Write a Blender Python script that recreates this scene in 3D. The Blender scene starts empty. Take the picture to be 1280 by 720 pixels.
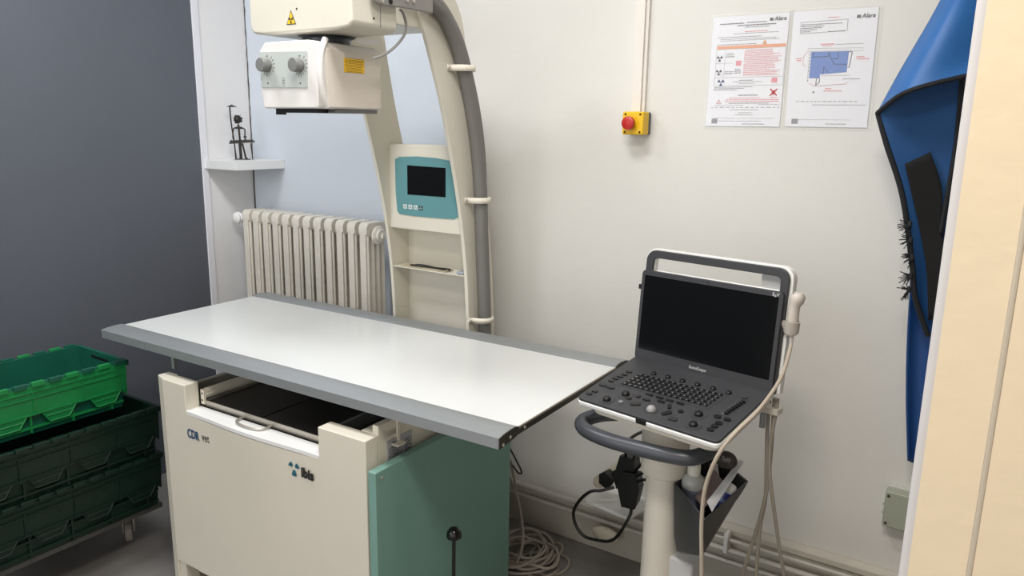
import bpy, bmesh, math, random
from mathutils import Vector, Matrix
random.seed(7)
S = bpy.context.scene
COL = S.collection

# ------------------------------------------------------------------ camera
F = 948.6; CH = 1.444
PITCH, ROLL, YAW = math.radians(12.17), math.radians(0.9), math.radians(33.05)
CAM = Vector((0, 0, CH))
_fw = Vector((-math.sin(YAW)*math.cos(PITCH), math.cos(YAW)*math.cos(PITCH), -math.sin(PITCH)))
_rt = Vector((math.cos(YAW), math.sin(YAW), 0)); _up = _rt.cross(_fw)
RT = _rt*math.cos(ROLL) + _up*math.sin(ROLL); UP = -_rt*math.sin(ROLL) + _up*math.cos(ROLL)
cd = bpy.data.cameras.new('camera'); cam = bpy.data.objects.new('camera', cd); COL.objects.link(cam)
cd.sensor_width = 36; cd.lens = F*36/1280; cd.clip_start = 0.02
m3 = Matrix((RT, UP, -_fw)).transposed()
cam.matrix_world = Matrix.Translation(CAM) @ m3.to_4x4()
S.camera = cam

# ------------------------------------------------------------------ world, lights, exposure
S.view_settings.view_transform = 'Standard'; S.view_settings.look = 'None'
S.view_settings.gamma = 1; S.view_settings.use_curve_mapping = False
S.view_settings.exposure = 0.0
W = bpy.data.worlds.new('world'); S.world = W; W.use_nodes = True
W.node_tree.nodes['Background'].inputs[0].default_value = (1.0, 0.97, 0.93, 1)
W.node_tree.nodes['Background'].inputs[1].default_value = 1.3

def area(name, loc, size, power, color, rot=(0, 0, 0), sy=None):
    l = bpy.data.lights.new(name, 'AREA'); l.energy = power; l.color = color
    l.size = size
    if sy: l.shape = 'RECTANGLE'; l.size_y = sy
    o = bpy.data.objects.new(name, l); COL.objects.link(o); o.location = loc; o.rotation_euler = rot
    return o
area('room_ceiling_lamp', (-0.95, 1.02, 2.59), 0.6, 20, (1.0, 0.985, 0.985), sy=0.3)
area('left_ceiling_lamp', (-2.10, 0.98, 2.59), 0.5, 18, (0.97, 0.985, 1.0), sy=0.3)
area('doorway_ceiling_lamp', (-0.25, 0.30, 2.5), 0.4, 23, (1.0, 0.95, 0.88), sy=0.3)
area('window_daylight', (-2.2, -1.3, 1.9), 1.0, 12, (0.84, 0.92, 1.0), rot=(math.radians(75), 0, math.radians(8)), sy=1.0)

# ------------------------------------------------------------------ helpers
def ray(px, py): return (RT*((px-640)/F) + UP*(-(py-360)/F) + _fw)
def atX(px, py, X): r = ray(px, py); return CAM + r*((X-CAM.x)/r.x)
def atY(px, py, Y): r = ray(px, py); return CAM + r*((Y-CAM.y)/r.y)
def atZ(px, py, Z): r = ray(px, py); return CAM + r*((Z-CAM.z)/r.z)
def at_plane(px, py, P, n): r = ray(px, py); return CAM + r*((P-CAM).dot(n)/r.dot(n))

def lin(c):
    return tuple(((x/255)/12.92 if x/255 <= 0.04045 else (((x/255)+0.055)/1.055)**2.4) for x in c)
MATS = {}
def mat(name, rgb, rough=0.5, metal=0.0, var=0.03, scale=8.0, bump=0.0, bscale=60.0, coat=0.0, emit=0.0, trans=0.0, alpha=1.0, spec=0.5, stretch=None, rvar=0.0):
    if name in MATS: return MATS[name]
    m = bpy.data.materials.new(name); m.use_nodes = True; nt = m.node_tree; N = nt.nodes; L = nt.links
    b = N['Principled BSDF']; c = lin(rgb)
    b.inputs['Roughness'].default_value = rough; b.inputs['Metallic'].default_value = metal
    b.inputs['Coat Weight'].default_value = coat; b.inputs['Specular IOR Level'].default_value = spec
    b.inputs['Transmission Weight'].default_value = trans; b.inputs['Alpha'].default_value = alpha
    tc = N.new('ShaderNodeTexCoord'); src = tc.outputs['Object']
    if stretch:
        mp = N.new('ShaderNodeMapping'); mp.inputs['Scale'].default_value = stretch; L.new(src, mp.inputs['Vector']); src = mp.outputs['Vector']
    n = N.new('ShaderNodeTexNoise'); n.inputs['Scale'].default_value = scale; n.inputs['Detail'].default_value = 5; L.new(src, n.inputs['Vector'])
    r = N.new('ShaderNodeValToRGB'); r.color_ramp.elements[0].position = .3; r.color_ramp.elements[1].position = .7
    r.color_ramp.elements[0].color = tuple(max(0, x*(1-var)) for x in c)+(1,)
    r.color_ramp.elements[1].color = tuple(min(1, x*(1+var)) for x in c)+(1,)
    L.new(n.outputs['Fac'], r.inputs['Fac']); L.new(r.outputs['Color'], b.inputs['Base Color'])
    if rvar:
        mr = N.new('ShaderNodeMapRange'); mr.inputs['To Min'].default_value = rough-rvar; mr.inputs['To Max'].default_value = rough+rvar
        L.new(n.outputs['Fac'], mr.inputs['Value']); L.new(mr.outputs['Result'], b.inputs['Roughness'])
    if bump:
        n2 = N.new('ShaderNodeTexNoise'); n2.inputs['Scale'].default_value = bscale; n2.inputs['Detail'].default_value = 4; L.new(src, n2.inputs['Vector'])
        bp = N.new('ShaderNodeBump'); bp.inputs['Strength'].default_value = bump; bp.inputs['Distance'].default_value = 0.004
        L.new(n2.outputs['Fac'], bp.inputs['Height']); L.new(bp.outputs['Normal'], b.inputs['Normal'])
    MATS[name] = m; return m

def catmull(pts, k=6, closed=False):
    P = [Vector(p) for p in pts]; n = len(P); out = []
    rng = range(n if closed else n-1)
    for i in rng:
        if closed: p0, p1, p2, p3 = P[(i-1) % n], P[i], P[(i+1) % n], P[(i+2) % n]
        else: p0, p1, p2, p3 = P[max(i-1, 0)], P[i], P[i+1], P[min(i+2, n-1)]
        for j in range(k):
            t = j/k
            out.append(0.5*((2*p1)+(p2-p0)*t+(2*p0-5*p1+4*p2-p3)*t*t+(3*p1-p0-3*p2+p3)*t**3))
    if not closed: out.append(P[-1])
    return out

class G:
    def __init__(s): s.v = []; s.f = []; s.m = []
    def add(s, vs, fs, m=0):
        k = len(s.v); s.v += [Vector(v) for v in vs]; s.f += [tuple(i+k for i in f) for f in fs]; s.m += [m]*len(fs); return s
    def box(s, a, b, m=0):
        x0, y0, z0 = a; x1, y1, z1 = b
        return s.add([(x0,y0,z0),(x1,y0,z0),(x1,y1,z0),(x0,y1,z0),(x0,y0,z1),(x1,y0,z1),(x1,y1,z1),(x0,y1,z1)],
                     [(0,3,2,1),(4,5,6,7),(0,1,5,4),(1,2,6,5),(2,3,7,6),(3,0,4,7)], m)
    def hexa(s, lo, hi, m=0):   # two quads
        return s.add(list(lo)+list(hi), [(0,3,2,1),(4,5,6,7),(0,1,5,4),(1,2,6,5),(2,3,7,6),(3,0,4,7)], m)
    def prism(s, poly, axis, lo, hi, m=0):
        def P(a, b, t): return (t,a,b) if axis == 0 else ((a,t,b) if axis == 1 else (a,b,t))
        n = len(poly); vs = [P(a,b,lo) for a,b in poly]+[P(a,b,hi) for a,b in poly]
        return s.add(vs, [tuple(range(n))[::-1], tuple(range(n,2*n))]+[(i,(i+1)%n,n+(i+1)%n,n+i) for i in range(n)], m)
    def extrude(s, pts, off, m=0):
        n = len(pts); off = Vector(off); vs = [Vector(p) for p in pts]+[Vector(p)+off for p in pts]
        return s.add(vs, [tuple(range(n))[::-1], tuple(range(n,2*n))]+[(i,(i+1)%n,n+(i+1)%n,n+i) for i in range(n)], m)
    def tube(s, pts, r, n=8, closed=False, m=0, sx=1.0):
        P = [Vector(p) for p in pts]; N = len(P); k0 = len(s.v); up = None; rings = []
        rr = r if isinstance(r, (list, tuple)) else [r]*N
        for i in range(N):
            if closed: t = P[(i+1) % N]-P[i-1]
            else: t = P[min(i+1, N-1)]-P[max(i-1, 0)]
            if t.length < 1e-9: t = Vector((0,0,1))
            t.normalize()
            if up is None: up = Vector((0,0,1)) if abs(t.z) < .9 else Vector((1,0,0))
            a = t.cross(up)
            if a.length < 1e-4: a = t.orthogonal()
            a.normalize(); b = a.cross(t); up = b
            rings.append([P[i]+(a*math.cos(2*math.pi*j/n)*sx+b*math.sin(2*math.pi*j/n))*rr[i] for j in range(n)])
        vs = [v for R in rings for v in R]; fs = []
        for i in range(N if closed else N-1):
            for j in range(n):
                a0 = i*n+j; a1 = i*n+(j+1) % n; i2 = (i+1) % N; fs.append((a0, a1, i2*n+(j+1) % n, i2*n+j))
        if not closed: fs += [tuple(range(n))[::-1], tuple((N-1)*n+j for j in range(n))]
        return s.add(vs, fs, m)
    def cyl(s, a, b, r, r2=None, n=24, m=0): return s.tube([a, b], [r, r if r2 is None else r2], n, m=m)
    def lathe(s, prof, o, ax=(0,0,1), n=24, m=0):
        ax = Vector(ax).normalized(); u = ax.orthogonal().normalized(); w = ax.cross(u); o = Vector(o); vs = []
        for r, h in prof:
            for j in range(n): a = 2*math.pi*j/n; vs.append(o+ax*h+(u*math.cos(a)+w*math.sin(a))*max(r, 1e-5))
        K = len(prof); fs = [(i*n+j, i*n+(j+1) % n, (i+1)*n+(j+1) % n, (i+1)*n+j) for i in range(K-1) for j in range(n)]
        fs += [tuple(range(n))[::-1], tuple((K-1)*n+j for j in range(n))]
        return s.add(vs, fs, m)
    def ball(s, o, r, n=16, m=0, sc=(1,1,1)):
        o = Vector(o); k = n//2
        g = G().lathe([(math.sin(math.pi*i/k)*r, -math.cos(math.pi*i/k)*r) for i in range(k+1)], (0,0,0), n=n)
        return s.add([Vector((v.x*sc[0], v.y*sc[1], v.z*sc[2]))+o for v in g.v], g.f, m)
    def map(s, fn): s.v = [Vector(fn(v)) for v in s.v]; return s
    def build(s, name, mt, parent=None, bevel=0, seg=2, flat=False, world=True, ang=35):
        mts = mt if isinstance(mt, (list, tuple)) else [mt]
        vs = s.v
        if parent is not None and world:
            inv = parent_world(parent).inverted(); vs = [inv @ v for v in vs]
        xs = [v.x for v in vs]; ys = [v.y for v in vs]; zs = [v.z for v in vs]
        c = Vector(((min(xs)+max(xs))/2, (min(ys)+max(ys))/2, min(zs)))
        me = bpy.data.meshes.new(name); me.from_pydata([v-c for v in vs], [], s.f)
        for q in mts: me.materials.append(q)
        for p, k in zip(me.polygons, s.m): p.material_index = min(k, len(mts)-1)
        bm = bmesh.new(); bm.from_mesh(me); bmesh.ops.recalc_face_normals(bm, faces=bm.faces); bm.to_mesh(me); bm.free()
        if not flat:
            for p in me.polygons: p.use_smooth = True
        o = bpy.data.objects.new(name, me); COL.objects.link(o); o.location = c; o.parent = parent
        if bevel:
            b = o.modifiers.new('bevel', 'BEVEL'); b.width = bevel; b.segments = seg; b.limit_method = 'ANGLE'; b.angle_limit = math.radians(ang); b.harden_normals = True
        elif not flat: me.set_sharp_from_angle(angle=math.radians(ang))
        return o
def parent_world(p):
    M = Matrix.LocRotScale(p.location, p.rotation_euler, p.scale)
    return (parent_world(p.parent) @ M) if p.parent else M
def tag(o, label, cat, group=None):
    o['label'] = label; o['category'] = cat
    if group: o['group'] = group
    return o
def empty(name, loc, label, cat, rz=0, group=None):
    o = bpy.data.objects.new(name, None); COL.objects.link(o); o.location = loc; o.rotation_euler = (0, 0, rz); o.empty_display_size = .1
    return tag(o, label, cat, group)
def st(o): o['kind'] = 'structure'; return o
def stuff(o): o['kind'] = 'stuff'; return o
def lab(o, t): o['label'] = t; return o
def text(body, size, ux, uy, org, name, mt, parent, shear=0, bold=0.0, align='LEFT', th=0.0006, world=True, xs=1.0):
    cu = bpy.data.curves.new(name, 'FONT'); cu.body = body; cu.size = size; cu.shear = shear; cu.offset = bold; cu.align_x = align; cu.resolution_u = 3
    t = bpy.data.objects.new(name, cu); COL.objects.link(t)
    bpy.context.view_layer.update()
    me = t.evaluated_get(bpy.context.evaluated_depsgraph_get()).to_mesh()
    ux = Vector(ux).normalized(); uy = Vector(uy).normalized(); nz = ux.cross(uy); org = Vector(org)
    g = G(); vs = [org+ux*v.co.x*xs+uy*v.co.y+nz*th for v in me.vertices]
    g.add(vs, [tuple(p.vertices) for p in me.polygons])
    bpy.data.objects.remove(t); 
    return g.build(name, mt, parent, flat=True, world=world)

# ------------------------------------------------------------------ materials
PI = math.pi
cream = mat('cream_enamel', (212, 207, 193), .38, var=.015, bump=.06, bscale=250)
cream2 = mat('cream_plastic', (228, 222, 206), .42, var=.01)
creamsh = mat('cream_sheet_steel', (218, 212, 197), .42, var=.02, scale=4, bump=.05, bscale=200)
whitepl = mat('white_plastic', (232, 232, 230), .35, var=.01)
alu = mat('brushed_aluminium', (158, 162, 164), .42, .5, var=.05, scale=20, stretch=(.4, 30, 30), bump=.03, bscale=40)
aludk = mat('dark_end_cap', (62, 57, 50), .45, .5, var=.08)
steel = mat('stainless_steel', (196, 190, 180), .38, .7, var=.08, scale=14, bump=.08, bscale=15)
blackpl = mat('black_plastic', (16, 16, 17), .45, var=.1)
blackcable = mat('black_cable', (12, 12, 13), .4, var=.1)
dkgrey = mat('dark_grey_plastic', (54, 55, 58), .5, var=.03, bump=.05, bscale=600)
midgrey = mat('grey_handle_rubber', (66, 69, 75), .35, var=.03)
teal = mat('teal_painted_steel', (118, 156, 146), .45, var=.02, bump=.04, bscale=300)
tealpanel = mat('teal_membrane', (94, 142, 146), .4, var=.02)
tabletop_m = mat('white_laminate', (214, 216, 214), .22, var=.01, scale=5, bump=.02, bscale=80)
rad_m = mat('radiator_enamel', (222, 216, 204), .35, var=.035, scale=30, bump=.12, bscale=60)
cablegrey = mat('beige_grey_cable', (158, 150, 138), .5, var=.04)
probecable = mat('beige_probe_cable', (176, 164, 148), .45, var=.03)
glassblk = mat('black_screen_glass', (6, 7, 8), .09, var=.0, spec=.5)
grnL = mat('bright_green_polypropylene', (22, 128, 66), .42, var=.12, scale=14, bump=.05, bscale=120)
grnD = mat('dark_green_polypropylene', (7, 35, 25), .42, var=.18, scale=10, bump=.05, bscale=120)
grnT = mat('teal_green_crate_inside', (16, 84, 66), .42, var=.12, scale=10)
inkblk = mat('black_ink', (28, 28, 30), .6, var=0)
inkgry = mat('grey_ink', (120, 120, 124), .6, var=0)
inkred = mat('red_ink', (196, 40, 52), .6, var=0)
inkpink = mat('pink_ink', (222, 130, 140), .6, var=0)
inkblue = mat('blue_ink', (20, 70, 110), .6, var=0)
inkorg = mat('orange_ink', (226, 150, 100), .6, var=0)
yellow = mat('yellow_label', (240, 196, 40), .5, var=.02)

# ------------------------------------------------------------------ setting
YB = 2.2; XL = -2.8
def wallmat(name, rgb, rgb2=None, edge=0.0, var=.012):
    m = mat(name, rgb, .6, var=var, scale=3, bump=.25, bscale=28)
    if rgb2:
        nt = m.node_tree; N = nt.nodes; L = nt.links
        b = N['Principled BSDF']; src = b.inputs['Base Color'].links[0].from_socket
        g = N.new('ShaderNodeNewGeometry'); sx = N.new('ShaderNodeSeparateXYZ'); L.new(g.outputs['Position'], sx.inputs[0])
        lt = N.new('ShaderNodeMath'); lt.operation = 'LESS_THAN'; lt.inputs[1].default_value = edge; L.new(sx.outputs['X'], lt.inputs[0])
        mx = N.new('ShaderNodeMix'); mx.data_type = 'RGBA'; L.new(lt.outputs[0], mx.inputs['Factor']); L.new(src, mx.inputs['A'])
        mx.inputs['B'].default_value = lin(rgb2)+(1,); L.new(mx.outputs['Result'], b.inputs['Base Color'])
    return m
wback = wallmat('off_white_cool_left_wall', (217, 215, 209), (206, 213, 222), -1.72)  # colour turns sharply cooler and bluer left of the edge
wleft = wallmat('white_wall_paint', (230, 229, 229))
wgrey = wallmat('slate_grey_wall_paint', (88, 92, 101), var=.03)
wceil = wallmat('ceiling_paint', (230, 228, 224))
wpart = wallmat('cream_partition_paint', (232, 213, 182))
floor_m = mat('grey_vinyl_floor', (128, 124, 121), .45, var=.05, scale=6, bump=.05, bscale=90)

st(G().box((-2.95, -2.4, -.1), (2.2, 2.3, 0)).build('floor', floor_m, flat=True))
st(G().box((-2.95, -2.4, 2.62), (2.2, 2.3, 2.72)).build('ceiling', wceil, flat=True))
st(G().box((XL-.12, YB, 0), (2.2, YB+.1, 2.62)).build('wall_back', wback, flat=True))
st(G().box((XL-.1, 1.95, 0), (XL, YB, 2.62)).build('wall_left_alcove', wleft, flat=True))
st(G().box((XL-.1, -2.4, 0), (XL, 1.95, 2.62)).build('wall_left', wgrey, flat=True))
st(G().box((2.1, -2.4, 0), (2.2, 2.2, 2.62)).build('wall_right', wceil, flat=True))
st(G().box((-.034, .7, 0), (2.1, .82, 2.62)).build('wall_partition', wpart, flat=True))
# rounded white corner bead on the partition, with a filled groove further right
cornermat = mat('grey_white_corner_bead', (206, 202, 200), .5)
g = G().cyl((-.034, .706, 0), (-.034, .706, 2.62), .0062, n=16); st(g.build('trim_1', cornermat))
g = G().cyl((.012, .701, 0), (.012, .701, 2.62), .0026, n=10); st(g.build('trim_2', mat('grey_sealant', (196, 184, 166), .6)))
# white strip where the grey wall ends, and the cracked corner joint
g = G().box((XL-.002, 1.945, 0), (XL+.006, 1.975, 2.62)); st(g.build('trim_3', mat('white_strip', (226, 226, 232), .5), bevel=.002))
g = G(); pts = []
for i in range(60):
    z = 1.30+i*1.3/59; pts.append((XL+.003+random.uniform(-.0015, .0015), YB-.0015, z))
g.tube(pts, [.0012+random.random()*.0014 for _ in pts], 5); g.tube([(XL+.003, YB-.002, .3), (XL+.003, YB-.002, 1.24)], .0025, 6)
st(g.build('trim_4', mat('dark_crack_gap', (70, 66, 62), .9)))  # dark crack above the shelf, straight dark sealant gap below
# baseboard with moulding on the back wall
zb = atY(914, 657, YB-.02).z
bb = mat('baseboard_paint', (196, 190, 178), .5, var=.06, scale=10, bump=.2, bscale=30)
prof = [(YB, 0), (YB-.018, 0), (YB-.018, zb-.035), (YB-.026, zb-.028), (YB-.026, zb-.012), (YB-.014, zb-.004), (YB-.010, zb), (YB, zb)]
st(G().prism(prof, 0, -.76, 2.1).build('baseboard_back', bb))
st(G().box((XL, YB-.016, 0), (-.76, YB, .155)).build('baseboard_back', bb, bevel=.002))
# heating pipes along the back wall
pipe_m = mat('painted_pipe', (204, 200, 192), .4, var=.05, scale=12)
for i, (px, py, r) in enumerate(((896, 670, .0055), (886, 680, .0085), (879, 692, .0068))):
    p = atY(px, py, YB-.045)
    g = G().cyl((-.74 if i == 0 else -2.1, YB-.045, p.z), (1.2, YB-.045, p.z), r, n=14)
    q = g.build('heating_pipe', pipe_m)
    tag(q, ['uppermost and thinnest white heating pipe along the foot of the back wall', 'middle white heating pipe along the foot of the back wall', 'lowest white heating pipe along the foot of the back wall'][i], 'pipe', 'heating pipes along the back wall')
p1 = atY(909, 674, YB-.045); 
g = G().box((p1.x-.006, YB-.062, p1.z-.04), (p1.x+.006, YB-.016, p1.z+.018)); g.cyl((p1.x, YB-.06, p1.z+.018), (p1.x, YB-.03, p1.z+.018), .008, n=12)
tag(g.build('pipe_bracket', whitepl, bevel=.002), 'small white plastic bracket holding the heating pipes to the back wall', 'bracket')

# ------------------------------------------------------------------ radiator
RY0, RY1 = 2.04, 2.15
xl = atY(300, 262, RY0).x; xr = atY(460, 277, RY0).x; nS = 12; pitch = (xr-xl)/nS; zt = 1.078; zl = .34
rad = empty('radiator', ((xl+xr)/2, (RY0+RY1)/2, zl), 'cream cast iron column radiator on the back wall behind the white table', 'radiator')
def section(x):
    g = G(); w = pitch*.36; d = RY1-RY0; ncol = 4
    g2 = G()
    def rr(y, z0, z1, wy, wx=w): # rounded column
        n = 8; prof = []
        for k in range(7):
            pass
        g.tube([(x, y, z0), (x, y, z1)], 1, 10)
        for i in range(-20, 0):
            v = g.v[i]; g.v[i] = Vector((x+(v.x-x)*wx, y+(v.y-y)*wy, v.z))
    for k in range(ncol):
        y = RY0+d*(k+.5)/ncol
        rr(y, zl+.03, zt-.035, d/ncol*.40, w*.9)
    for z0, z1 in ((zt-.055, zt), (zl, zl+.06)):
        prof = [(RY0, z0+.012), (RY0, z1-.018), (RY0+.006, z1-.006), (RY0+.018, z1), (RY1-.018, z1), (RY1-.006, z1-.006), (RY1, z1-.018), (RY1, z0+.012), (RY1-.02, z0), (RY0+.02, z0)]
        g.prism(prof, 0, x-w*.95, x+w*.95)
    for z in (zt-.04, zl+.045): g.cyl((x-pitch/2, (RY0+RY1)/2, z), (x+pitch/2, (RY0+RY1)/2, z), .022, n=14)
    g.prism([(RY0-.001, zl+.03), (RY0+.012, zl+.03), (RY0+.012, zt-.03), (RY0-.001, zt-.03)], 0, x-w*.68, x+w*.68)
    return g
s0 = section(xl+pitch/2).build('section', rad_m, rad, bevel=.004, seg=2)
for k in range(1, nS):
    o = s0.copy(); COL.objects.link(o); o.parent = rad; o.location = s0.location+Vector((pitch*k, 0, 0))
xe = xr; yc = (RY0+RY1)/2
g = G().lathe([(.036, 0), (.036, .006), (.030, .012), (.024, .014), (.024, .022), (.012, .024)], (xe-.004, yc, zt-.05), (1, 0, 0), 24)
g.box((xe+.016, yc-.009, zt-.059), (xe+.030, yc+.009, zt-.041)); g.build('end_plug', rad_m, rad, bevel=.002)
g = G().cyl((xl+.0, yc, zt-.042), (xl-.04, yc, zt-.042), .011, n=14); g.build('valve_tail', rad_m, rad)
g = G().lathe([(.012, 0), (.024, .002), (.026, .010), (.022, .014), (.024, .020), (.016, .026), (.006, .028)], (xl-.050, yc-.018, zt-.042), (0, -1, 0), 20); g.build('valve_knob', whitepl, rad)
for xx in (xl+pitch*1.5, xr-pitch*1.5): G().box((xx-.008, RY1-.01, zl+.1), (xx+.008, YB-.001, zl+.125)).build('wall_bracket', rad_m, rad)

# ------------------------------------------------------------------ corner shelf and figurine
pf = atY(295, 202, 1.956); SZ = pf.z; SX = pf.x
g = G().box((XL+.001, 1.956, SZ-.036), (SX, YB-.001, SZ)); sh = g.build('wall_shelf', mat('white_lacquered_shelf', (232, 232, 232), .3, var=.01), bevel=.0015)
tag(sh, 'small white floating shelf in the corner beside the grey wall', 'shelf')
iron = mat('dark_welded_iron', (62, 58, 56), .45, .7, var=.25, scale=60)
fc = atZ(303, 199.5, SZ); print('FC', fc, SZ); fig = empty('metal_figurine', (fc.x, fc.y, SZ), 'dark welded metal stick figure playing an instrument on the white corner shelf', 'figurine', rz=math.radians(33))
k = (fc-CAM).dot(_fw)/F   # metres per pixel there
def fp(px, py, d=0): return Vector(((px-303)*k, d, (198-py)*k))
def fb(name, fn, m=iron): g = G(); fn(g); return g.build(name, m, fig, world=False)
fb('base_plate', lambda g: g.box((-.028, -.012, 0), (.032, .014, .003)))
fb('cymbal_pole', lambda g: g.tube(catmull([fp(295, 198), fp(294, 176), fp(292, 156), fp(291, 134)]), .0028, 6))
fb('cymbal', lambda g: g.lathe([(.001, 0), (.023, .002), (.012, .006), (.003, .010), (.001, .011)], fp(293.5, 134.5), n=20))
def head(g):
    g.ball(fp(300, 149), .016, 14)
    for a in range(14):
        q = Vector((math.cos(a*2.4), math.sin(a*1.7)*.6, math.sin(a*2.4))); g.ball(fp(300, 149)+q*.014, .005, 8)
    g.cyl(fp(297, 146), fp(296.3, 143.5), .0016, .0005, 6); g.cyl(fp(303, 146), fp(303.6, 143), .0016, .0005, 6)
fb('head', head)
fb('torso', lambda g: (g.cyl(fp(300.5, 155), fp(301.5, 176), .0042, n=8), g.lathe([(.003, 0), (.018, .003), (.014, .009), (.004, .012)], fp(301, 161), n=14)))
fb('arm', lambda g: g.tube(catmull([fp(298, 159), fp(294, 161), fp(293.5, 170, -.006), fp(295, 175, -.01)]), .0028, 6))
fb('arm', lambda g: (g.tube(catmull([fp(303, 159), fp(308, 161), fp(308.5, 168, -.006), fp(309, 175, -.01)]), .003, 6), g.ball(fp(308.7, 170, -.007), .006, 10)))
fb('instrument', lambda g: (g.hexa([fp(289, 179, -.012), fp(319, 176.5, -.012), fp(319, 176.5, .008), fp(289, 179, .008)], [fp(289, 176.5, -.012), fp(319, 174.5, -.012), fp(319, 174.5, .008), fp(289, 176.5, .008)]), [g.ball(fp(291+i*3.2, 175.6-i*.15, -.004), .0055, 8) for i in range(9)]))
fb('leg', lambda g: (g.cyl(fp(301, 178), fp(301.5, 196), .0062, .0056, 10), g.ball(fp(301, 196.5), .006, 10)))
fb('leg', lambda g: (g.tube([fp(304, 178), fp(306, 188), fp(307.5, 196)], .004, 8), g.ball(fp(308, 196.5), .006, 10)))
fb('stand_rod', lambda g: g.tube([fp(294, 178), fp(295, 190), fp(295.5, 198)], .0026, 6))
fb('stand_rod', lambda g: g.tube([fp(314.5, 178), fp(315.5, 190), fp(316, 198)], .002, 6))

# ------------------------------------------------------------------ radiography table
TZ = .80; TX0, TX1, YF0, YF1, YR1, YR0 = -2.318, -.836, 1.224, 1.300, 1.802, 1.888
tab = empty('radiography_table', (-1.6, 1.5, 0), 'long white veterinary x-ray table with grey metal rails on a cream and green cabinet', 'table')
G().box((TX0, YF1-.004, TZ-.016), (TX1, YR1+.004, TZ)).build('tabletop', tabletop_m, tab, bevel=.001)
fr = [(YF1, TZ+.0005), (YF1-.010, TZ+.004), (YF1-.030, TZ+.004), (YF1-.055, TZ+.0025), (YF0, TZ-.001), (YF0, TZ-.042), (YF0+.025, TZ-.036), (YF1-.02, TZ-.020), (YF1, TZ-.016)]
hf = atY(624, 566, YF0).z
fr = [(y, z if z > TZ-.03 else (hf if y < YF0+.001 else hf+.003)) for y, z in fr]
G().prism(fr, 0, TX0, TX1).build('front_rail', alu, tab, ang=25)
rr_ = [(YR1, TZ+.0005), (YR1+.012, TZ+.004), (YR1+.035, TZ+.006), (YR0-.02, TZ+.003), (YR0, TZ-.002), (YR0, TZ-.034), (YR0-.03, TZ-.032), (YR1+.03, TZ-.020), (YR1, TZ-.016)]
G().prism(rr_[::-1], 0, TX0, TX1).build('rear_rail', alu, tab, ang=25)
for xa, xb in ((TX1, TX1+.003), (TX0-.003, TX0)):
    for P in (fr, rr_[::-1]): G().prism(P, 0, xa, xb).build('end_cap', aludk, tab)
    G().box((xa, YF1, TZ-.017), (xb, YR1, TZ-.002)).build('end_strip', aludk, tab)
G().box((TX1+.0005, YF1, TZ-.003), (TX1+.004, YR1, TZ+.0008)).build('end_lip', mat('bronze_grey_lip', (150, 142, 130), .4, .5), tab)
for (y, z) in ((YF0+.014, TZ-.020), (YF0+.042, TZ-.012), (YF1+.025, TZ-.009), (YR0-.03, TZ-.02)):
    G().ball((TX1+.003, y, z), .0042, 10, sc=(.5, 1, 1)).build('rivet', steel, tab)
# under-frame
G().box((-1.98, 1.30, TZ-.05), (-1.2, 1.34, TZ-.018)).build('cross_beam', blackpl, tab)
G().box((-1.98, 1.74, TZ-.05), (-1.2, 1.78, TZ-.018)).build('cross_beam', blackpl, tab)
# cabinet: front panel with a notch
CY = 1.20; CX0, CX1 = atY(204, 471, CY).x, atY(452, 545, CY).x
ctz = .713; nzL = .637; nx0, nx1 = atY(233, 512, CY).x, atY(395, 569, CY).x; bz = .134; CXL = atY(198, 468, CY+.012).x
def arcnotch(n=14):
    return [(nx0+(nx1-nx0)*i/n, nzL-.004*math.sin(PI*i/n)) for i in range(n+1)]
poly = [(CX0, bz), (CX0, ctz), (nx0, ctz)]+arcnotch()+[(nx1, ctz), (CX1, ctz), (CX1, bz)]
g = G().prism(poly, 1, CY, CY+.045)
fp_ = g.build('front_panel', creamsh, tab, bevel=.003)
# bowed lip along the notch
n = 16; lo = []
g = G(); a = [(nx0+(nx1-nx0)*i/n, CY-.009*math.sin(PI*i/n)**2) for i in range(n+1)]
pl = a+[(nx1, CY+.048), (nx0, CY+.048)]
g.prism([(x, y) for x, y in pl], 2, nzL-.012, nzL+.001); g.build('notch_lip', whitepl, tab, bevel=.002)
# bowed skin under the lip so the face bulges gently like the photographed one
g = G(); rows = 10; vs = []; fs = []
for j in range(rows+1):
    z = nzL-.012-(nzL-.012-bz)*j/rows
    for i in range(n+1):
        b = .009*math.sin(PI*i/n)**2*(1-j/rows)**2; vs.append((nx0+(nx1-nx0)*i/n, CY-.0002-b, z))
for j in range(rows):
    for i in range(n): q = j*(n+1)+i; fs.append((q, q+1, q+n+2, q+n+1))
g.add(vs, fs); g.build('bowed_skin', creamsh, tab)
# bevelled left edge, sides, seam
G().prism([(CX0, CY), (CXL, CY+.014), (CXL, CY+.05), (CX0, CY+.05)], 2, 0, ctz).build('corner_post', creamsh, tab, bevel=.002)
G().box((CX0, CY+.006, 0), (CX0+.03, CY+.05, bz+.003)).build('leg', creamsh, tab, bevel=.002)
G().box((CX1-.03, CY+.006, 0), (CX1, CY+.05, bz+.003)).build('leg', creamsh, tab, bevel=.002)
G().box((CXL, CY+.045, 0), (CXL+.02, 1.72, .66)).build('side_panel', creamsh, tab, bevel=.002)
G().box((CX1-.02, CY+.046, 0), (CX1-.001, 1.72, .735)).build('side_panel', creamsh, tab, bevel=.002)
G().box((CX1-.055, CY+.0445, ctz-.02), (CX1-.001, CY+.13, ctz+.001)).build('top_block', cream2, tab, bevel=.002)
G().box((CX0+.002, CY+.05, bz-.02), (CX1-.02, 1.70, bz)).build('bottom_shelf', creamsh, tab)
G().box((CX0+.03, CY+.25, 0), (CX1-.03, CY+.27, bz)).build('toe_panel', cream2, tab)
G().box((CX1-.022, CY+.12, .735), (CX1-.014, 1.7, .775)).build('upper_side_bar', creamsh, tab)
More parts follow.
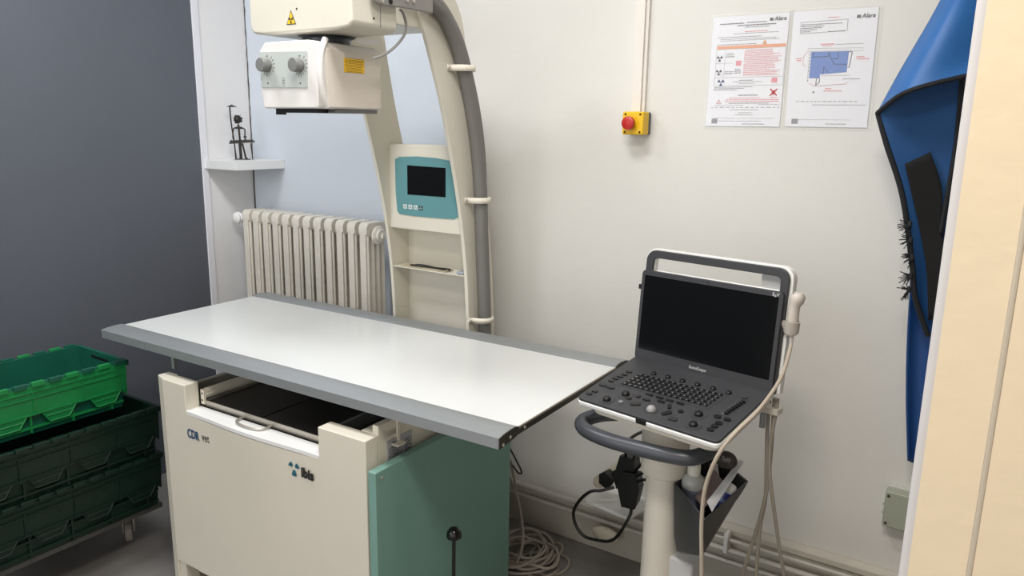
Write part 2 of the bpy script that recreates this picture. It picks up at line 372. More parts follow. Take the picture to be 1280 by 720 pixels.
G().box((CXL+.0, 1.26, .72), (CXL+.012, 1.272, .785)).build('support_post', alu, tab)
# small hook bracket and rating plate on the right side
p = atX(493, 548, CX1+.001)
g = G().box((CX1-.001, p.y+.0, p.z-.01), (CX1+.003, p.y+.010, p.z+.07)); g.box((CX1-.001, p.y-.02, p.z-.012), (CX1+.022, p.y+.010, p.z-.008)); g.build('hook_bracket', cream2, tab)
y0 = atX(480, 556, CX1).y; y1 = atX(512, 545, CX1).y; z1 = atX(480, 553, CX1).z; z0 = z1-.068
rp = G().box((CX1-.0005, y0, z0), (CX1+.0008, y1, z1)).build('rating_plate', mat('silver_label', (172, 172, 176), .5), tab)
g = G()
for i in range(8):
    zz = z1-.022-i*.0048
    y = y0+.006
    while y < y0+.05-(.012 if i % 3 == 0 else 0): w = random.uniform(.004, .011); g.box((CX1+.0008, y, zz), (CX1+.0012, y+w, zz+.0018)); y += w+.002
    y = y0+.066
    while y < y1-.012-(.008 if i % 2 else 0): w = random.uniform(.004, .009); g.box((CX1+.0008, y, zz+.006), (CX1+.0012, y+w, zz+.0078)); y += w+.002
g.box((CX1+.0008, y0+.075, z0+.008), (CX1+.0012, y0+.1, z0+.014)); g.box((CX1+.0008, y1-.03, z0+.012), (CX1+.0012, y1-.008, z0+.018))
for i in range(4): g.tube([(CX1+.001, y0+.012+i*.014+.004*math.cos(a), z0+.009+.004*math.sin(a)) for a in [j*PI/5 for j in range(10)]], .0007, 4, closed=True)
stuff(g.build('small_print', inkblk, rp))
text('ibis', .012, (0, 1, 0), (0, 0, 1), (CX1+.0012, y0+.018, z1-.014), 'lettering', inkblk, rp, bold=.0004)
# teal side door
GX0, GX1 = -1.180, -1.156; gy0 = 1.192; gy1 = atX(637, 640, GX1).y; gz = .645
dr = G().box((GX0, gy0, .05), (GX1, gy1, gz)).build('side_door', teal, tab, bevel=.003)
q = atX(473, 598, GX1); G().ball((GX1+.001, q.y, q.z), .004, 10, sc=(.5, 1, 1)).build('screw', steel, dr)
G().box((GX0-.014, 1.25, .06), (GX0, 1.34, .60)).build('hinge_filler', creamsh, tab)
# lever with black knob
kp = atY(564, 668, 1.36); lev = G().cyl((kp.x-.004, kp.y, .02), (kp.x, kp.y, kp.z-.01), .0048, n=10).build('brake_lever', blackpl, tab)
G().lathe([(.003, -.013), (.0185, -.011), (.0195, -.003), (.017, .006), (.011, .013), (.004, .016), (.001, .0165)], kp, n=24).build('lever_knob', mat('glossy_black_knob', (14, 14, 14), .15), lev)
G().box((kp.x-.02, kp.y-.03, 0), (kp.x+.012, kp.y+.06, .03)).build('pedal', blackpl, lev, bevel=.004)
# detector tray
ty = CY+.052; tx0 = atY(256, 499, ty).x; tx1 = nx1+.03
tzt = atY(256, 499, ty).z; tzb = tzt-.025
tray = G()
tray.prism([(ty, tzt), (ty, tzb+.014), (ty+.004, tzb+.004), (ty+.014, tzb), (ty+.4, tzb), (ty+.4, tzb+.003), (ty+.016, tzb+.003), (ty+.006, tzb+.008), (ty+.003, tzb+.015), (ty+.003, tzt)], 0, tx0, tx1)
tray.box((tx0-.001, ty+.002, tzb+.008), (tx0+.002, ty+.4, tzt))
tr = tray.build('detector_tray', steel, tab)
dm = mat('dark_detector_face', (38, 35, 33), .35, var=.1)
xm = atZ(330, 520, tzt-.004).x
G().box((tx0+.004, ty+.008, tzb+.006), (xm-.003, ty+.38, tzt-.004)).build('detector_plate', dm, tr, bevel=.001)
G().box((xm+.003, ty+.008, tzb+.006), (tx1, ty+.38, tzt-.004)).build('detector_plate', dm, tr, bevel=.001)
hx0, hx1 = atY(305, 523, ty).x, atY(338, 530, ty).x
G().tube(catmull([(hx0, ty+.002, tzt-.012), (hx0, ty-.02, tzt-.013), (hx0+.014, ty-.036, tzt-.014), ((hx0+hx1)/2, ty-.042, tzt-.014), (hx1-.014, ty-.036, tzt-.014), (hx1, ty-.02, tzt-.013), (hx1, ty+.002, tzt-.012)], 5), .0035, 8).build('handle', steel, tr)
g = G().box((nx0+.002, CY+.05, tzt+.004), (nx0+.012, 1.62, tzt+.032)); g.box((nx0+.002, CY+.048, tzt-.012), (nx0+.016, CY+.056, tzt+.032)); g.box((nx0+.012, CY+.06, tzt+.012), (nx0+.017, 1.6, tzt+.020))
rl = g.build('drawer_runner', cream2, tab, bevel=.001)
for zz in (.020, .0): G().cyl((nx0+.009, CY+.0475, tzt+zz), (nx0+.009, CY+.049, tzt+zz), .0032, n=10).build('screw_hole', blackpl, rl)
G().box((nx1-.012, CY+.05, tzt+.004), (nx1-.002, 1.62, tzt+.034)).build('drawer_runner', alu, tab)
G().box((CXL+.02, CY+.06, .5), (CX1-.02, 1.7, .505)).build('inner_floor', blackpl, tab)
G().box((CXL+.02, 1.69, .13), (CX1-.02, 1.70, .74)).build('back_panel', blackpl, tab)
# lettering on the front panel
CTX = CY-.0022; a = atY(235, 544.5, CTX); text('CDR', .036, (1, 0, -.02), (0, 0, 1), a, 'lettering', inkblue, tab, bold=.0011, xs=.70)
a = atY(252.5, 549.5, CTX); text('vet', .036, (1, 0, -.02), (0, 0, 1), a, 'lettering', inkblk, tab, xs=.74, bold=.0003)
yb = CY-.0036
a = atY(374, 595, yb); text('ibis', .036, (1, 0, -.02), (0, 0, 1), a, 'lettering', inkblk, tab, bold=.0018, th=.001, xs=.94)
lg = G(); c0 = atY(365, 585.5, yb)
for a0 in (-90, 35, 145):
    pts = []
    for j in range(7): t = math.radians(a0-27+54*j/6); pts.append((c0.x+.020*math.cos(t), yb-.001, c0.z+(.023 if a0 < 0 else .016)*math.sin(t)+.002))
    for j in (6, 0): t = math.radians(a0-27+54*j/6); pts.append((c0.x+.007*math.cos(t), yb-.001, c0.z+.007*math.sin(t)+.002))
    lg.extrude(pts, (0, .0006, 0))
lg.build('logo', mat('petrol_ink', (24, 92, 112), .6, var=0), tab, flat=True)

tab.rotation_euler.z = math.radians(.9)   # the table stands very slightly askew to the wall

# ------------------------------------------------------------------ x-ray stand (column, arms, tube head)
SY = 1.915
xR = atY(584, 350, SY).x; xLo = atY(487, 300, SY).x
std = empty('xray_stand', ((xR+xLo)/2, 2.0, 0), 'tall cream x-ray stand with curved arms, teal console and tube head over the table', 'x-ray machine')
def plate(px_front, px_back, X, th, name):
    fpt = catmull([(p.y, p.z, 0) for p in (atX(a, b, X) for a, b in px_front)], 4)
    bpt = catmull([(p.y, p.z, 0) for p in (atX(a, b, X) for a, b in px_back)], 4)
    poly = [(v.x, v.y) for v in fpt]+[(v.x, v.y) for v in bpt][::-1]
    n = len(fpt); mlen = len(bpt); g = G()
    vs = [(X, v.x, v.y) for v in fpt]+[(X, v.x, v.y) for v in bpt]+[(X-th, v.x, v.y) for v in fpt]+[(X-th, v.x, v.y) for v in bpt]
    assert n == mlen
    fs = []
    for i in range(n-1):
        fs += [(i, i+1, n+i+1, n+i), (2*n+i, 3*n+i, 3*n+i+1, 2*n+i+1), (i, 2*n+i, 2*n+i+1, i+1), (n+i, n+i+1, 3*n+i+1, 3*n+i)]
    fs += [(0, n, 3*n, 2*n), (n-1, 3*n-1, 4*n-1, 2*n-1)]
    g.add(vs, fs); return g.build(name, cream, std, bevel=.002)
pr_f = [(586, 400), (584, 350), (580, 300), (574, 250), (565, 194), (553, 130), (540, 75), (526, 21), (512, -30), (492, -75)]
pr_b = [(618, 400), (616, 350), (613, 300), (609, 250), (601, 194), (591, 130), (584, 75), (577, 21), (558, -25), (530, -75)]
# feet: continue straight down to the floor
def withfoot(f, X, dy): 
    p = atX(*f[0], X); return p
plR = plate(pr_f, pr_b, xR, .013, 'side_arm')
# the left arm is the same sheet shifted left
oL = plR.copy(); COL.objects.link(oL); oL.parent = std; dX = (xLo+.012)-xR; oL.location = plR.location+Vector((dX, 0, 0))
pf0 = atX(586, 400, xR); pb0 = atX(618, 400, xR)
for X in (xR, xR+dX): G().prism([(pf0.y, pf0.z), (pf0.y+.005, 0), (pb0.y+.005, 0), (pb0.y, pb0.z)], 0, X-.013, X).build('leg', cream, std, bevel=.002)
XI0, XI1 = xR+dX, xR-.013
by = pf0.y+.075
# console housing
cz1 = atY(525, 181, SY).z; cz0 = atY(535, 289, SY).z
con = G().box((XI0-.004, SY-.008, cz0), (XI1+.004, SY+.07, cz1)).build('console_housing', cream, std, bevel=.004)
tp = [atY(a, b, SY-.0085) for a, b in ((494, 199), (500, 196), (522, 195.5), (545, 197.5), (563, 201), (568, 204), (570, 212), (572.5, 236), (573.5, 262), (573, 271), (568, 274), (545, 272.5), (518, 270), (500, 267.5), (497, 264), (495, 240))]
pn = G().extrude(tp, (0, -.002, 0)).build('console_panel', tealpanel, con, bevel=.0006)
sc = [atY(a, b, SY-.0112) for a, b in ((509, 206.5), (557, 210), (557, 246.5), (509.5, 243))]
G().extrude(sc, (0, -.0006, 0)).build('display', glassblk, con)
lb = mat('pale_button_print', (206, 216, 212), .5)
for i, (a, b) in enumerate(((506.5, 258), (513, 258.6), (519.5, 259.2), (526, 260))):
    c0 = atY(a, b, SY-.0108); w = .0078
    bt = G().box((c0.x-w, c0.y-.0006, c0.z-w*.9), (c0.x+w, c0.y, c0.z+w*.9)).build('button', lb if i < 3 else mat('dark_teal_print', (30, 66, 70), .5), con)
    g = G()
    for kk in range(3): t = kk*2.1+PI/2; g.box((c0.x+.0035*math.cos(t)-.0015, c0.y-.001, c0.z+.0035*math.sin(t)-.0015), (c0.x+.0035*math.cos(t)+.0015, c0.y-.0006, c0.z+.0035*math.sin(t)+.0015))
    g.build('button_icon', inkblk if i < 3 else lb, con)
# shelf compartment
G().box((XI0, by, .3), (XI1, by+.004, cz0+.01)).build('back_sheet', cream, std)
szs = atY(540, 339, SY).z
ssh = G().box((XI0, SY+.002, szs-.003), (XI1, by, szs)).build('shelf', cream, std)
G().box((XI0, SY+.01, cz0-.003), (XI1, by, cz0)).build('shelf', cream, std)
# crossbars up top
cb = atY(512, 22, 1.80); pu = atX(527, 22, xR)
G().box((XI0, pu.y+.005, pu.z-.006), (XI1, pu.y+.035, pu.z+.010)).build('cross_tie', midgrey, std, bevel=.001)
G().box((XI0, pu.y-.03, pu.z+.018), (XI1, pu.y+.02, pu.z+.06)).build('cross_tie', cream, std, bevel=.002)
# hose along the outer face of the right arm
HXo = xR+.024
hp = [(606, 415), (605.5, 380), (604, 340), (602.5, 300), (601, 250), (598, 200), (592, 150), (584, 105), (573, 60), (561, 30), (549, 10), (530, -10), (500, -30)]
hpts = [atX(a, b, HXo) for a, b in hp]; hpts = [Vector((HXo, hpts[0].y, .5))]+hpts
hose_m = mat('grey_hose', (112, 110, 106), .5, var=.03, bump=.1, bscale=150)
hs = G().tube(catmull(hpts, 6), .0215, 16).build('hose', hose_m, std)
h2 = [atX(a, b, HXo+.006) for a, b in ((603, 300), (601, 235), (598, 190), (592, 145), (583, 100), (572, 58), (558, 26), (540, 6), (520, -12))]
h2 = [p+Vector((-.002, .012*math.sin(PI*min(1, i/3)/2), .004*min(1, i/3))) for i, p in enumerate(h2)]
G().tube(catmull(h2, 6), .017, 14).build('hose', hose_m, std)
for (a, b) in ((580, 85.5), (600, 250), (604, 399)):
    c0 = atX(a, b, HXo)
    g = G().tube(catmull([(xR+.001, c0.y-.030, c0.z), (xR+.010, c0.y-.022, c0.z), (xR+.046, c0.y-.012, c0.z), (xR+.049, c0.y+.004, c0.z), (xR+.046, c0.y+.022, c0.z), (xR+.004, c0.y+.030, c0.z)], 4), 1, 6)
    # flatten the strap into a band
    pts = catmull([(xR+.002, c0.y-.052, 0), (xR+.004, c0.y-.034, 0), (xR+.038, c0.y-.024, 0), (xR+.052, c0.y, 0), (xR+.044, c0.y+.026, 0), (xR+.003, c0.y+.032, 0)], 4)
    g = G(); vs = []
    for v in pts: vs += [(v.x, v.y, c0.z-.009), (v.x, v.y, c0.z+.009)]
    fs = [(2*i, 2*i+1, 2*i+3, 2*i+2) for i in range(len(pts)-1)]
    g.add(vs, fs); cl = g.build('hose_clip', cream2, std); md = cl.modifiers.new('solid', 'SOLIDIFY'); md.thickness = .002
    G().cyl((xR+.003, c0.y-.045, c0.z), (xR+.008, c0.y-.045, c0.z), .0042, n=12).build('screw', steel, cl)
# tube housing (upper box)
UX0, UX1, UY0, UY1, UZ0 = atY(313, 42, 1.32).x, atY(440, 44, 1.32).x, 1.32, 1.50, 1.654
UY1 = atX(497, 45, UX1).y
ub = [(UX0, UZ0+.015), (UX0+.012, UZ0+.003), (UX0+.05, UZ0-.001), (UX1-.05, UZ0-.001), (UX1-.010, UZ0+.003), (UX1, UZ0+.013), (UX1, 1.92), (UX0, 1.92)]
yfa = 1.32
G().prism(ub, 1, UY0, UY1).build('tube_housing', cream, std, bevel=.010, seg=4)
ysm = UY0+.095
G().box((UX1-.0004, ysm, UZ0+.01), (UX1+.0004, ysm+.0015, 1.9)).build('housing_seam', inkgry, std)
q = atX(467, 23, UX1); G().cyl((UX1-.001, q.y, q.z), (UX1+.001, q.y, q.z), .0028, n=10).build('screw', blackpl, std)
q = atY(371, 11, UY0); G().cyl((q.x, UY0+.001, q.z), (q.x, UY0-.001, q.z), .0022, n=10).build('screw', blackpl, std)
# radiation triangle
c0 = atY(364, 23, UY0); tri = [(c0.x-.0165, c0.z-.014), (c0.x+.0165, c0.z-.014), (c0.x, c0.z+.019)]
wl = G().prism(tri, 1, UY0-.0006, UY0).build('warning_sticker', inkblk, std)
tri = [(c0.x-.0135, c0.z-.0123), (c0.x+.0135, c0.z-.0123), (c0.x, c0.z+.0152)]
lab(G().prism(tri, 1, UY0-.0010, UY0-.0006).build('yellow_field', yellow, wl), 'yellow triangular field')
def trefoil(c, r, y, off=.0004):
    g = G()
    for a0 in (-90, 30, 150):
        pts = [(c.x+rr*math.cos(math.radians(a0+d)), y, c.z+rr*math.sin(math.radians(a0+d))) for rr, d in ((r, -28), (r, -10), (r, 10), (r, 28), (r*.3, 28), (r*.3, -28))]
        g.extrude(pts, (0, -off, 0))
    g.extrude([(c.x+r*.18*math.cos(t*PI/4), y, c.z+r*.18*math.sin(t*PI/4)) for t in range(8)], (0, -off, 0)); return g
trefoil(c0+Vector((0, 0, -.0035)), .0078, UY0-.0010).build('trefoil', inkblk, wl, flat=True)
# swivel under the housing
cx = (UX0+UX1)/2-.02
G().lathe([(.070, .006), (.074, 0), (.060, -.006), (.060, -.03)], (cx, 1.43, UZ0-.001), n=40).build('swivel_ring', midgrey, std)
# collimator
KX0, KX1, KY0, KY1, KZ0 = atY(330, 136, 1.30).x, -1.404, 1.30, 1.515, 1.474
kzt = atX(475, 68, KX1).z; kzf = 1.632
prf = [(KX0+.001, KZ0), (KX1-.004, KZ0), (KX1, KZ0+.006), (KX1, kzf-.018), (KX1-.010, kzf-.004), (KX1-.03, kzf), (KX0+.014, kzf), (KX0-.004, kzf-.016), (KX0-.010, kzf-.03), (KX0-.010, (KZ0+kzf)/2), (KX0-.004, KZ0+.02)]
cm = mat('collimator_white', (226, 223, 219), .4, var=.01)
col = G().prism(prf, 1, KY0, KY1).build('collimator', cm, std, bevel=.004, seg=3)
# side cover, slightly warmer, with rounded front ridge
cov = mat('collimator_cover', (214, 206, 194), .45, var=.01)
G().box((KX1-.001, KY0+.03, KZ0+.004), (KX1+.003, KY1-.001, kzt-.002)).build('side_cover', cov, col, bevel=.001)
G().tube(catmull([(KX1-.001, KY0+.030, KZ0+.004), (KX1+.002, KY0+.014, KZ0+.035), (KX1+.004, KY0+.006, (KZ0+kzf)/2), (KX1+.002, KY0+.012, kzf-.03), (KX1-.004, KY0+.034, kzf+.004)], 6), .0075, 10).build('front_ridge', cm, col)
pa = [atY(a, b, KY0-.0005) for a, b in ((324, 65), (384, 64), (385, 109.5), (327.5, 109))]
kp_m = mat('grey_control_panel', (186, 192, 188), .4, var=.01)
cp = G().extrude(pa, (0, -.0015, 0)).build('control_panel', kp_m, col)
knob_m = mat('grey_knob', (120, 121, 118), .4, var=.03)
for (a, b) in ((334.5, 81.5), (375, 81.5)):
    c0 = atY(a, b, KY0-.002)
    kb = G().lathe([(.0155, 0), (.0165, .002), (.0165, .022), (.0155, .024), (.001, .0245)], c0, (0, -1, 0), 28).build('knob', knob_m, col)
    g = G()
    for t in range(9):
        an = math.radians(-125+t*22); d = Vector((math.cos(an), 0, math.sin(an)))
        if d.x < -.9: continue
        g.tube([c0+d*.0195+Vector((0, -.0004, 0)), c0+d*.0265+Vector((0, -.0004, 0))], .0005, 4)
    stuff(g.build('dial_ticks', inkblk, cp))
    g = G(); g.extrude([c0+Vector((-.004, -.0004, .023)), c0+Vector((.004, -.0004, .023)), c0+Vector((0, -.0004, .019))], (0, -.0003, 0)); g.build('dial_marker', inkgry, cp, flat=True)
for a, b in ((335, 104), (375.5, 104)): c0 = atY(a, b, KY0-.002); G().cyl(c0, c0+Vector((0, -.001, 0)), .0018, n=8).build('indicator', inkblk, cp)
c0 = atY(354.5, 102, KY0-.0022); g = G()
for i in range(3): g.tube([c0+Vector((x*.004, 0, z*.0035+i*.006-.006)) for x, z in ((-1, -1), (1, -1), (1, 1), (-1, 1))], .0004, 4, closed=True)
g.build('panel_symbol', inkgry, cp)
G().box((KX0+.02, KY0+.02, KZ0-.010), (KX1-.03, KY0+.06, KZ0)).build('tape_housing', blackpl, col, bevel=.001)
G().box((KX0+.018, KY0+.022, KZ0-.015), (KX0+.036, KY0+.04, KZ0-.009)).build('tape_tab', blackpl, col)
G().box((KX0+.02, KY0+.06, KZ0-.009), (KX1-.004, KY1-.008, KZ0)).build('lower_rail', mat('grey_rail', (108, 106, 104), .4, .3), col, bevel=.001)
# yellow sticker on the side
ys0 = atX(429.5, 72, KX1+.003); ys1 = atX(455.5, 92.5, KX1+.003)
stk = G().box((KX1+.003, ys0.y, ys1.z), (KX1+.0036, ys1.y, ys0.z)).build('caution_sticker', yellow, col)
g = G(); zz = ys0.z-.004; hgt = (ys0.z-ys1.z)/9
for i in range(8):
    y = ys0.y+.004+(.006 if i in (5, 7) else 0)
    while y < ys1.y-.008-(.006 if i in (5, 7) else 0): w = random.uniform(.003, .009); g.box((KX1+.0036, y, zz-.0012), (KX1+.0039, min(y+w, ys1.y-.003), zz)); y += w+.0015
    zz -= hgt
for a, b in (((ys0.y, ys0.z-.0008), (ys1.y, ys0.z)), ((ys0.y, ys1.z), (ys1.y, ys1.z+.0008)), ((ys0.y, ys0.z-.008), (ys1.y, ys0.z-.0073))): g.box((KX1+.0036, a[0], min(a[1], b[1])), (KX1+.0039, b[0], max(a[1], b[1])))
stuff(g.build('sticker_print', mat('brown_ink', (110, 70, 10), .6, var=0), stk))
# hanging white tag
a = [atX(x, y, KX1+.014) for x, y in ((445, 49.5), (473, 49), (475, 57), (446, 54))]
tg = G().extrude(a, (.0008, 0, 0)).build('white_tag', whitepl, col)
# grey bracket arm and small cable
br = [atX(x, y, UX1+.010) for x, y in ((462, -8), (464, 2), (470, 6), (500, 10), (537, 17), (537, 8), (536, -14), (500, -30), (462, -20))]
bk = G().extrude(br, (.012, 0, 0)).build('bracket_arm', mat('cast_grey_metal', (142, 140, 136), .4, .5, var=.05), std, bevel=.003)
for x, y in ((477, 1), (488, 2), (508, 0), (516, 1)):
    c0 = atX(x, y, UX1+.022); G().lathe([(.006, 0), (.006, .003), (.003, .004)], c0, (1, 0, 0), 6).build('bolt', steel if x != 488 else blackpl, bk)
cb = [atX(x, y, UX1-.02) for x, y in ((500, 12), (504, 17), (507.5, 30), (506, 42), (498, 54), (487, 64), (476, 70), (466, 73))]
G().tube(catmull(cb, 5), .0036, 8).build('signal_cable', mat('mid_grey_cable', (150, 148, 144), .5), std)
G().box((XI0+.05, 1.50, 1.70), (XI1-.0, 1.80, 1.80)).build('support_beam', cream, std, bevel=.004)
# booklet, glasses-like tool and grey case on the stand's shelf
paperm = mat('kraft_leaflet', (176, 164, 140), .6, var=.15, scale=50)
a = atY(505, 329, SY+.02); b = atY(560, 335, SY+.02)
bk2 = G().box((a.x, SY+.006, szs+.0005), (b.x, SY+.05, szs+.004)).build('leaflet', paperm); tag(bk2, 'small beige folded leaflet lying on the shelf of the x-ray stand', 'leaflet')
g = G().tube(catmull([(a.x+.03, SY+.02, szs+.006), (a.x+.06, SY+.012, szs+.009), (a.x+.10, SY+.02, szs+.007), (b.x, SY+.02, szs+.010), (b.x+.012, SY+.014, szs+.008)]), .003, 6)
g.tube(catmull([(a.x+.04, SY+.034, szs+.006), (a.x+.08, SY+.03, szs+.009), (b.x-.01, SY+.014, szs+.008)]), .0025, 6)
tag(g.build('scissors', blackpl), 'black-handled scissors lying on the beige leaflet on the stand shelf', 'scissors')
a = atY(577, 339, SY+.012); g = G().box((a.x-.016, SY+.004, szs+.0005), (a.x+.012, SY+.04, szs+.010))
tag(g.build('small_case', mat('blue_grey_plastic', (150, 156, 164), .4), bevel=.003), 'small blue-grey plastic case at the right end of the stand shelf', 'case')

# ------------------------------------------------------------------ emergency stop and trunking
bc = atY(791, 154, YB-.06); es = empty('emergency_stop', (bc.x, YB, bc.z), 'yellow box with a red mushroom push button on the back wall', 'emergency stop')
bw = .034
G().box((bc.x-bw, YB-.062, bc.z-bw), (bc.x+bw, YB-.018, bc.z+bw)).build('cover', mat('yellow_abs', (236, 190, 20), .4, var=.02), es, bevel=.005, seg=3)
G().box((bc.x-bw+.001, YB-.018, bc.z-bw+.001), (bc.x+bw-.001, YB-.0005, bc.z+bw-.001)).build('back_box', mat('charcoal_abs', (88, 90, 92), .5), es, bevel=.004)
G().lathe([(.011, 0), (.011, .012), (.019, .014), (.020, .022), (.019, .028), (.014, .031), (.001, .032)], (bc.x-.004, YB-.062, bc.z), (0, -1, 0), 28).build('push_button', mat('red_button', (184, 36, 32), .35, var=.03), es)
for sx in (-1, 1):
    for sz in (-1, 1): G().cyl((bc.x+sx*.024, YB-.0635, bc.z+sz*.026), (bc.x+sx*.024, YB-.060, bc.z+sz*.026), .0035, n=12).build('screw', mat('dark_brass', (90, 66, 20), .5, .6), es)
g = G().box((bc.x-.026, YB-.02, bc.z+bw), (bc.x+.004, YB, 2.6)); g.box((bc.x+.004, YB-.012, bc.z+bw), (bc.x+.014, YB, 2.6))
tag(g.build('cable_trunking', mat('trunking_white', (226, 220, 212), .45, var=.01), bevel=.001), 'white vertical cable trunking rising from the yellow emergency stop', 'trunking')

# ------------------------------------------------------------------ notices in sleeves
sleeve_m = mat('clear_plastic_sleeve', (236, 238, 238), .15, alpha=.11, var=0)
paper_m = mat('white_printer_paper', (232, 232, 236), .6, var=.01)
def wallframe(tl, tr, bl, d):
    P = atY(*tl, YB-d); Q = atY(*tr, YB-d); R_ = atY(*bl, YB-d); ux = (Q-P); uy = (R_-P); return P, ux, uy
def notice(tl, tr, bl, label):
    P, ux, uy = wallframe(tl, tr, bl, .003); n = ux.cross(uy).normalized()
    if n.y > 0: n = -n
    root = empty('notice', P+uy, label, 'notice', group='printed notices on the back wall')
    def pt(u, v, d=0): return P+ux*u+uy*v+n*d
    G().extrude([pt(0, 0), pt(1, 0), pt(1, 1), pt(0, 1)], -n*.0006).build('paper', paper_m, root, flat=True)
    mg = .03
    slv = [pt(-.035, -.022, .001), pt(1.045, -.022, .001), pt(1.045, 1.022, .001), pt(-.035, 1.022, .001)]
    G().extrude(slv, n*.0003).build('plastic_sleeve', sleeve_m, root, flat=True)
    return root, pt, ux.normalized(), -uy.normalized(), n
def words(g, pt, u0, u1, v, h=.006, gap=.006, lo=.02, hi=.06):
    u = u0
    while u < u1-.01:
        w = min(random.uniform(lo, hi), u1-u); g.extrude([pt(u, v, .0002), pt(u+w, v, .0002), pt(u+w, v+h, .0002), pt(u, v+h, .0002)], n_*.0002); u += w+gap
nt, pt, ux, uyv, n_ = notice((892, 22), (987.5, 15.5), (882, 157.5), 'left printed sheet in a clear sleeve, with orange bar and red text')
def rect(pt, u0, v0, u1, v1, m, name, root, d=.0003, n=None):
    g = G().extrude([pt(u0, v0, d), pt(u1, v0, d), pt(u1, v1, d), pt(u0, v1, d)], n_*.0003); return g.build(name, m, root, flat=True)
def outline(pt, pts, r, m, name, root, closed=True):
    g = G(); 
    q = [pt(u, v, .0005) for u, v in pts]
    for i in range(len(q) if closed else len(q)-1): g.tube([q[i], q[(i+1) % len(q)]], r, 4)
    return g.build(name, m, root, flat=True)
def tri(pt, u, v, s, m, name, root, asp=.7):
    g = G().extrude([pt(u-s, v+s*asp, .0003), pt(u+s, v+s*asp, .0003), pt(u, v-s*asp, .0003)], n_*.0003); return g.build(name, m, root, flat=True)
for pg in range(2):
    if pg == 1: nt, pt, ux, uyv, n_ = notice((992.5, 15), (1099, 8.5), (981, 158), 'right printed sheet in a clear sleeve, with a blue floor plan')
    o = (.755, .035) if pg == 0 else (.76, .055)
    rect(pt, o[0], o[1], o[0]+.045, o[1]+.026, inkblk, 'logo', nt)
    text('Alara', .0150, ux, uyv, pt(o[0]+.055, o[1]+.026, .0004), 'lettering', inkblk, nt, shear=.25, bold=.0002)
    gB = G(); gR = G()
    if pg == 0:
        words(gB, pt, .10, .42, .062, .010); words(gB, pt, .46, .72, .060, .008); words(gB, pt, .34, .84, .082, .010); words(gB, pt, .44, .76, .102, .006)
        words(gR, pt, .44, .74, .140, .006); words(gB, pt, .30, .88, .156, .004)
        words(gB, pt, .08, .66, .184, .005); words(gB, pt, .12, .86, .202, .004); words(gB, pt, .12, .90, .216, .004)
        words(gB, pt, .08, .62, .250, .005)
        tri(pt, .715, .240, .030, mat('amber_ink', (210, 150, 60), .6), 'warning_symbol', nt)
        rect(pt, .08, .263, .99, .292, inkorg, 'orange_bar', nt)
        outline(pt, [(.08, .292), (.99, .292), (.99, .625), (.08, .625)], .0003, inkgry, 'table_frame', nt)
        for v in (.42, .52): outline(pt, [(.08, v), (.32, v)], .0003, inkgry, 'table_line', nt, False)
        outline(pt, [(.08, .55), (.99, .55)], .0003, inkgry, 'table_line', nt, False); outline(pt, [(.20, .30), (.20, .55)], .0003, inkgry, 'table_line', nt, False)
        for u, v, m in ((.13, .375, inkblk), (.13, .50, inkblk), (.17, .595, mat('navy_ink', (36, 60, 110), .6))):
            c0 = pt(u, v, 0); trefoil(c0, .0085 if m is inkblk else .010, c0.y-.0006).build('trefoil', m, nt, flat=True)
        rect(pt, .355, .40, .425, .445, inkpink, 'pink_square', nt); rect(pt, .845, .56, .92, .605, inkpink, 'pink_square', nt)
        for i in range(19): words(gR, pt, .46+(.03 if i in (0, 9) else 0), .95-random.random()*.14, .305+i*.0125, .005, lo=.02, hi=.07)
        for i in range(3): words(gB, pt, .22, .32, .33+i*.014, .005)
        for i in range(3): words(gB, pt, .21, .33, .36+.12*(i > 0)+i*.014, .005)
        for i in range(3): words(gB, pt, .345, .43, .475+i*.016, .007)
        words(gB, pt, .42, .60, .575, .006); words(gB, pt, .34, .72, .590, .004); words(gB, pt, .42, .62, .605, .004)
        for i in range(3): words(gB, pt, .08, .60-.1*i, .636+i*.013, .005)
        words(gB, pt, .42, .68, .71, .008); words(gR, pt, .30, .72, .735, .005)
        o1 = pt(.84, .675, .0004); 
        for s in (-1, 1):
            g = G(); g.tube([pt(.885-.045*s, .66, .0005), pt(.885+.045*s, .72, .0005)], .0016, 4); g.build('red_cross_stroke', inkred, nt, flat=True)
        rect(pt, .86, .672, .91, .712, inkred, 'red_emblem', nt); words(gR, pt, .85, .93, .735, .006)
        outline(pt, [(.13, .79), (.19, .79), (.16, .755)], .0006, inkred, 'warning_triangle', nt)
        words(gR, pt, .26, .96, .752, .006); words(gR, pt, .24, .97, .768, .006); words(gB, pt, .30, .84, .784, .006)
        words(gB, pt, .10, .50, .805, .003); words(gB, pt, .70, .97, .798, .003); words(gB, pt, .06, .98, .823, .005, gap=.03)
        words(gB, pt, .32, .70, .845, .004); words(gB, pt, .44, .62, .872, .005); words(gB, pt, .40, .64, .892, .004)
        words(gB, pt, .10, .92, .925, .002, gap=.002); words(gB, pt, .15, .75, .95, .003); words(gB, pt, .5, .8, .975, .005)
    else:
        words(gR, pt, .42, .56, .06, .006); pt0 = pt; outline(pt, [(.10, .095), (.66, .085), (.66, .18), (.10, .19)], .00035, inkblk, 'text_frame', nt)
        for i, u in enumerate((.60, .38, .36, .30, .22)): words(gB, pt, .11, u, .112+i*.015, .006)
        words(gB, pt, .44, .64, .178, .006)
        pt = lambda u, v, d=0, q=pt0: q(u-.035, v+.028, d)
        bl = mat('plan_blue_ink', (62, 112, 190), .6, var=.02)
        g = G().extrude([pt(u, v, .0004) for u, v in ((.29, .32), (.74, .325), (.735, .50), (.42, .515), (.42, .55), (.29, .545))], n_*.0002); g.build('floor_plan', bl, nt, flat=True)
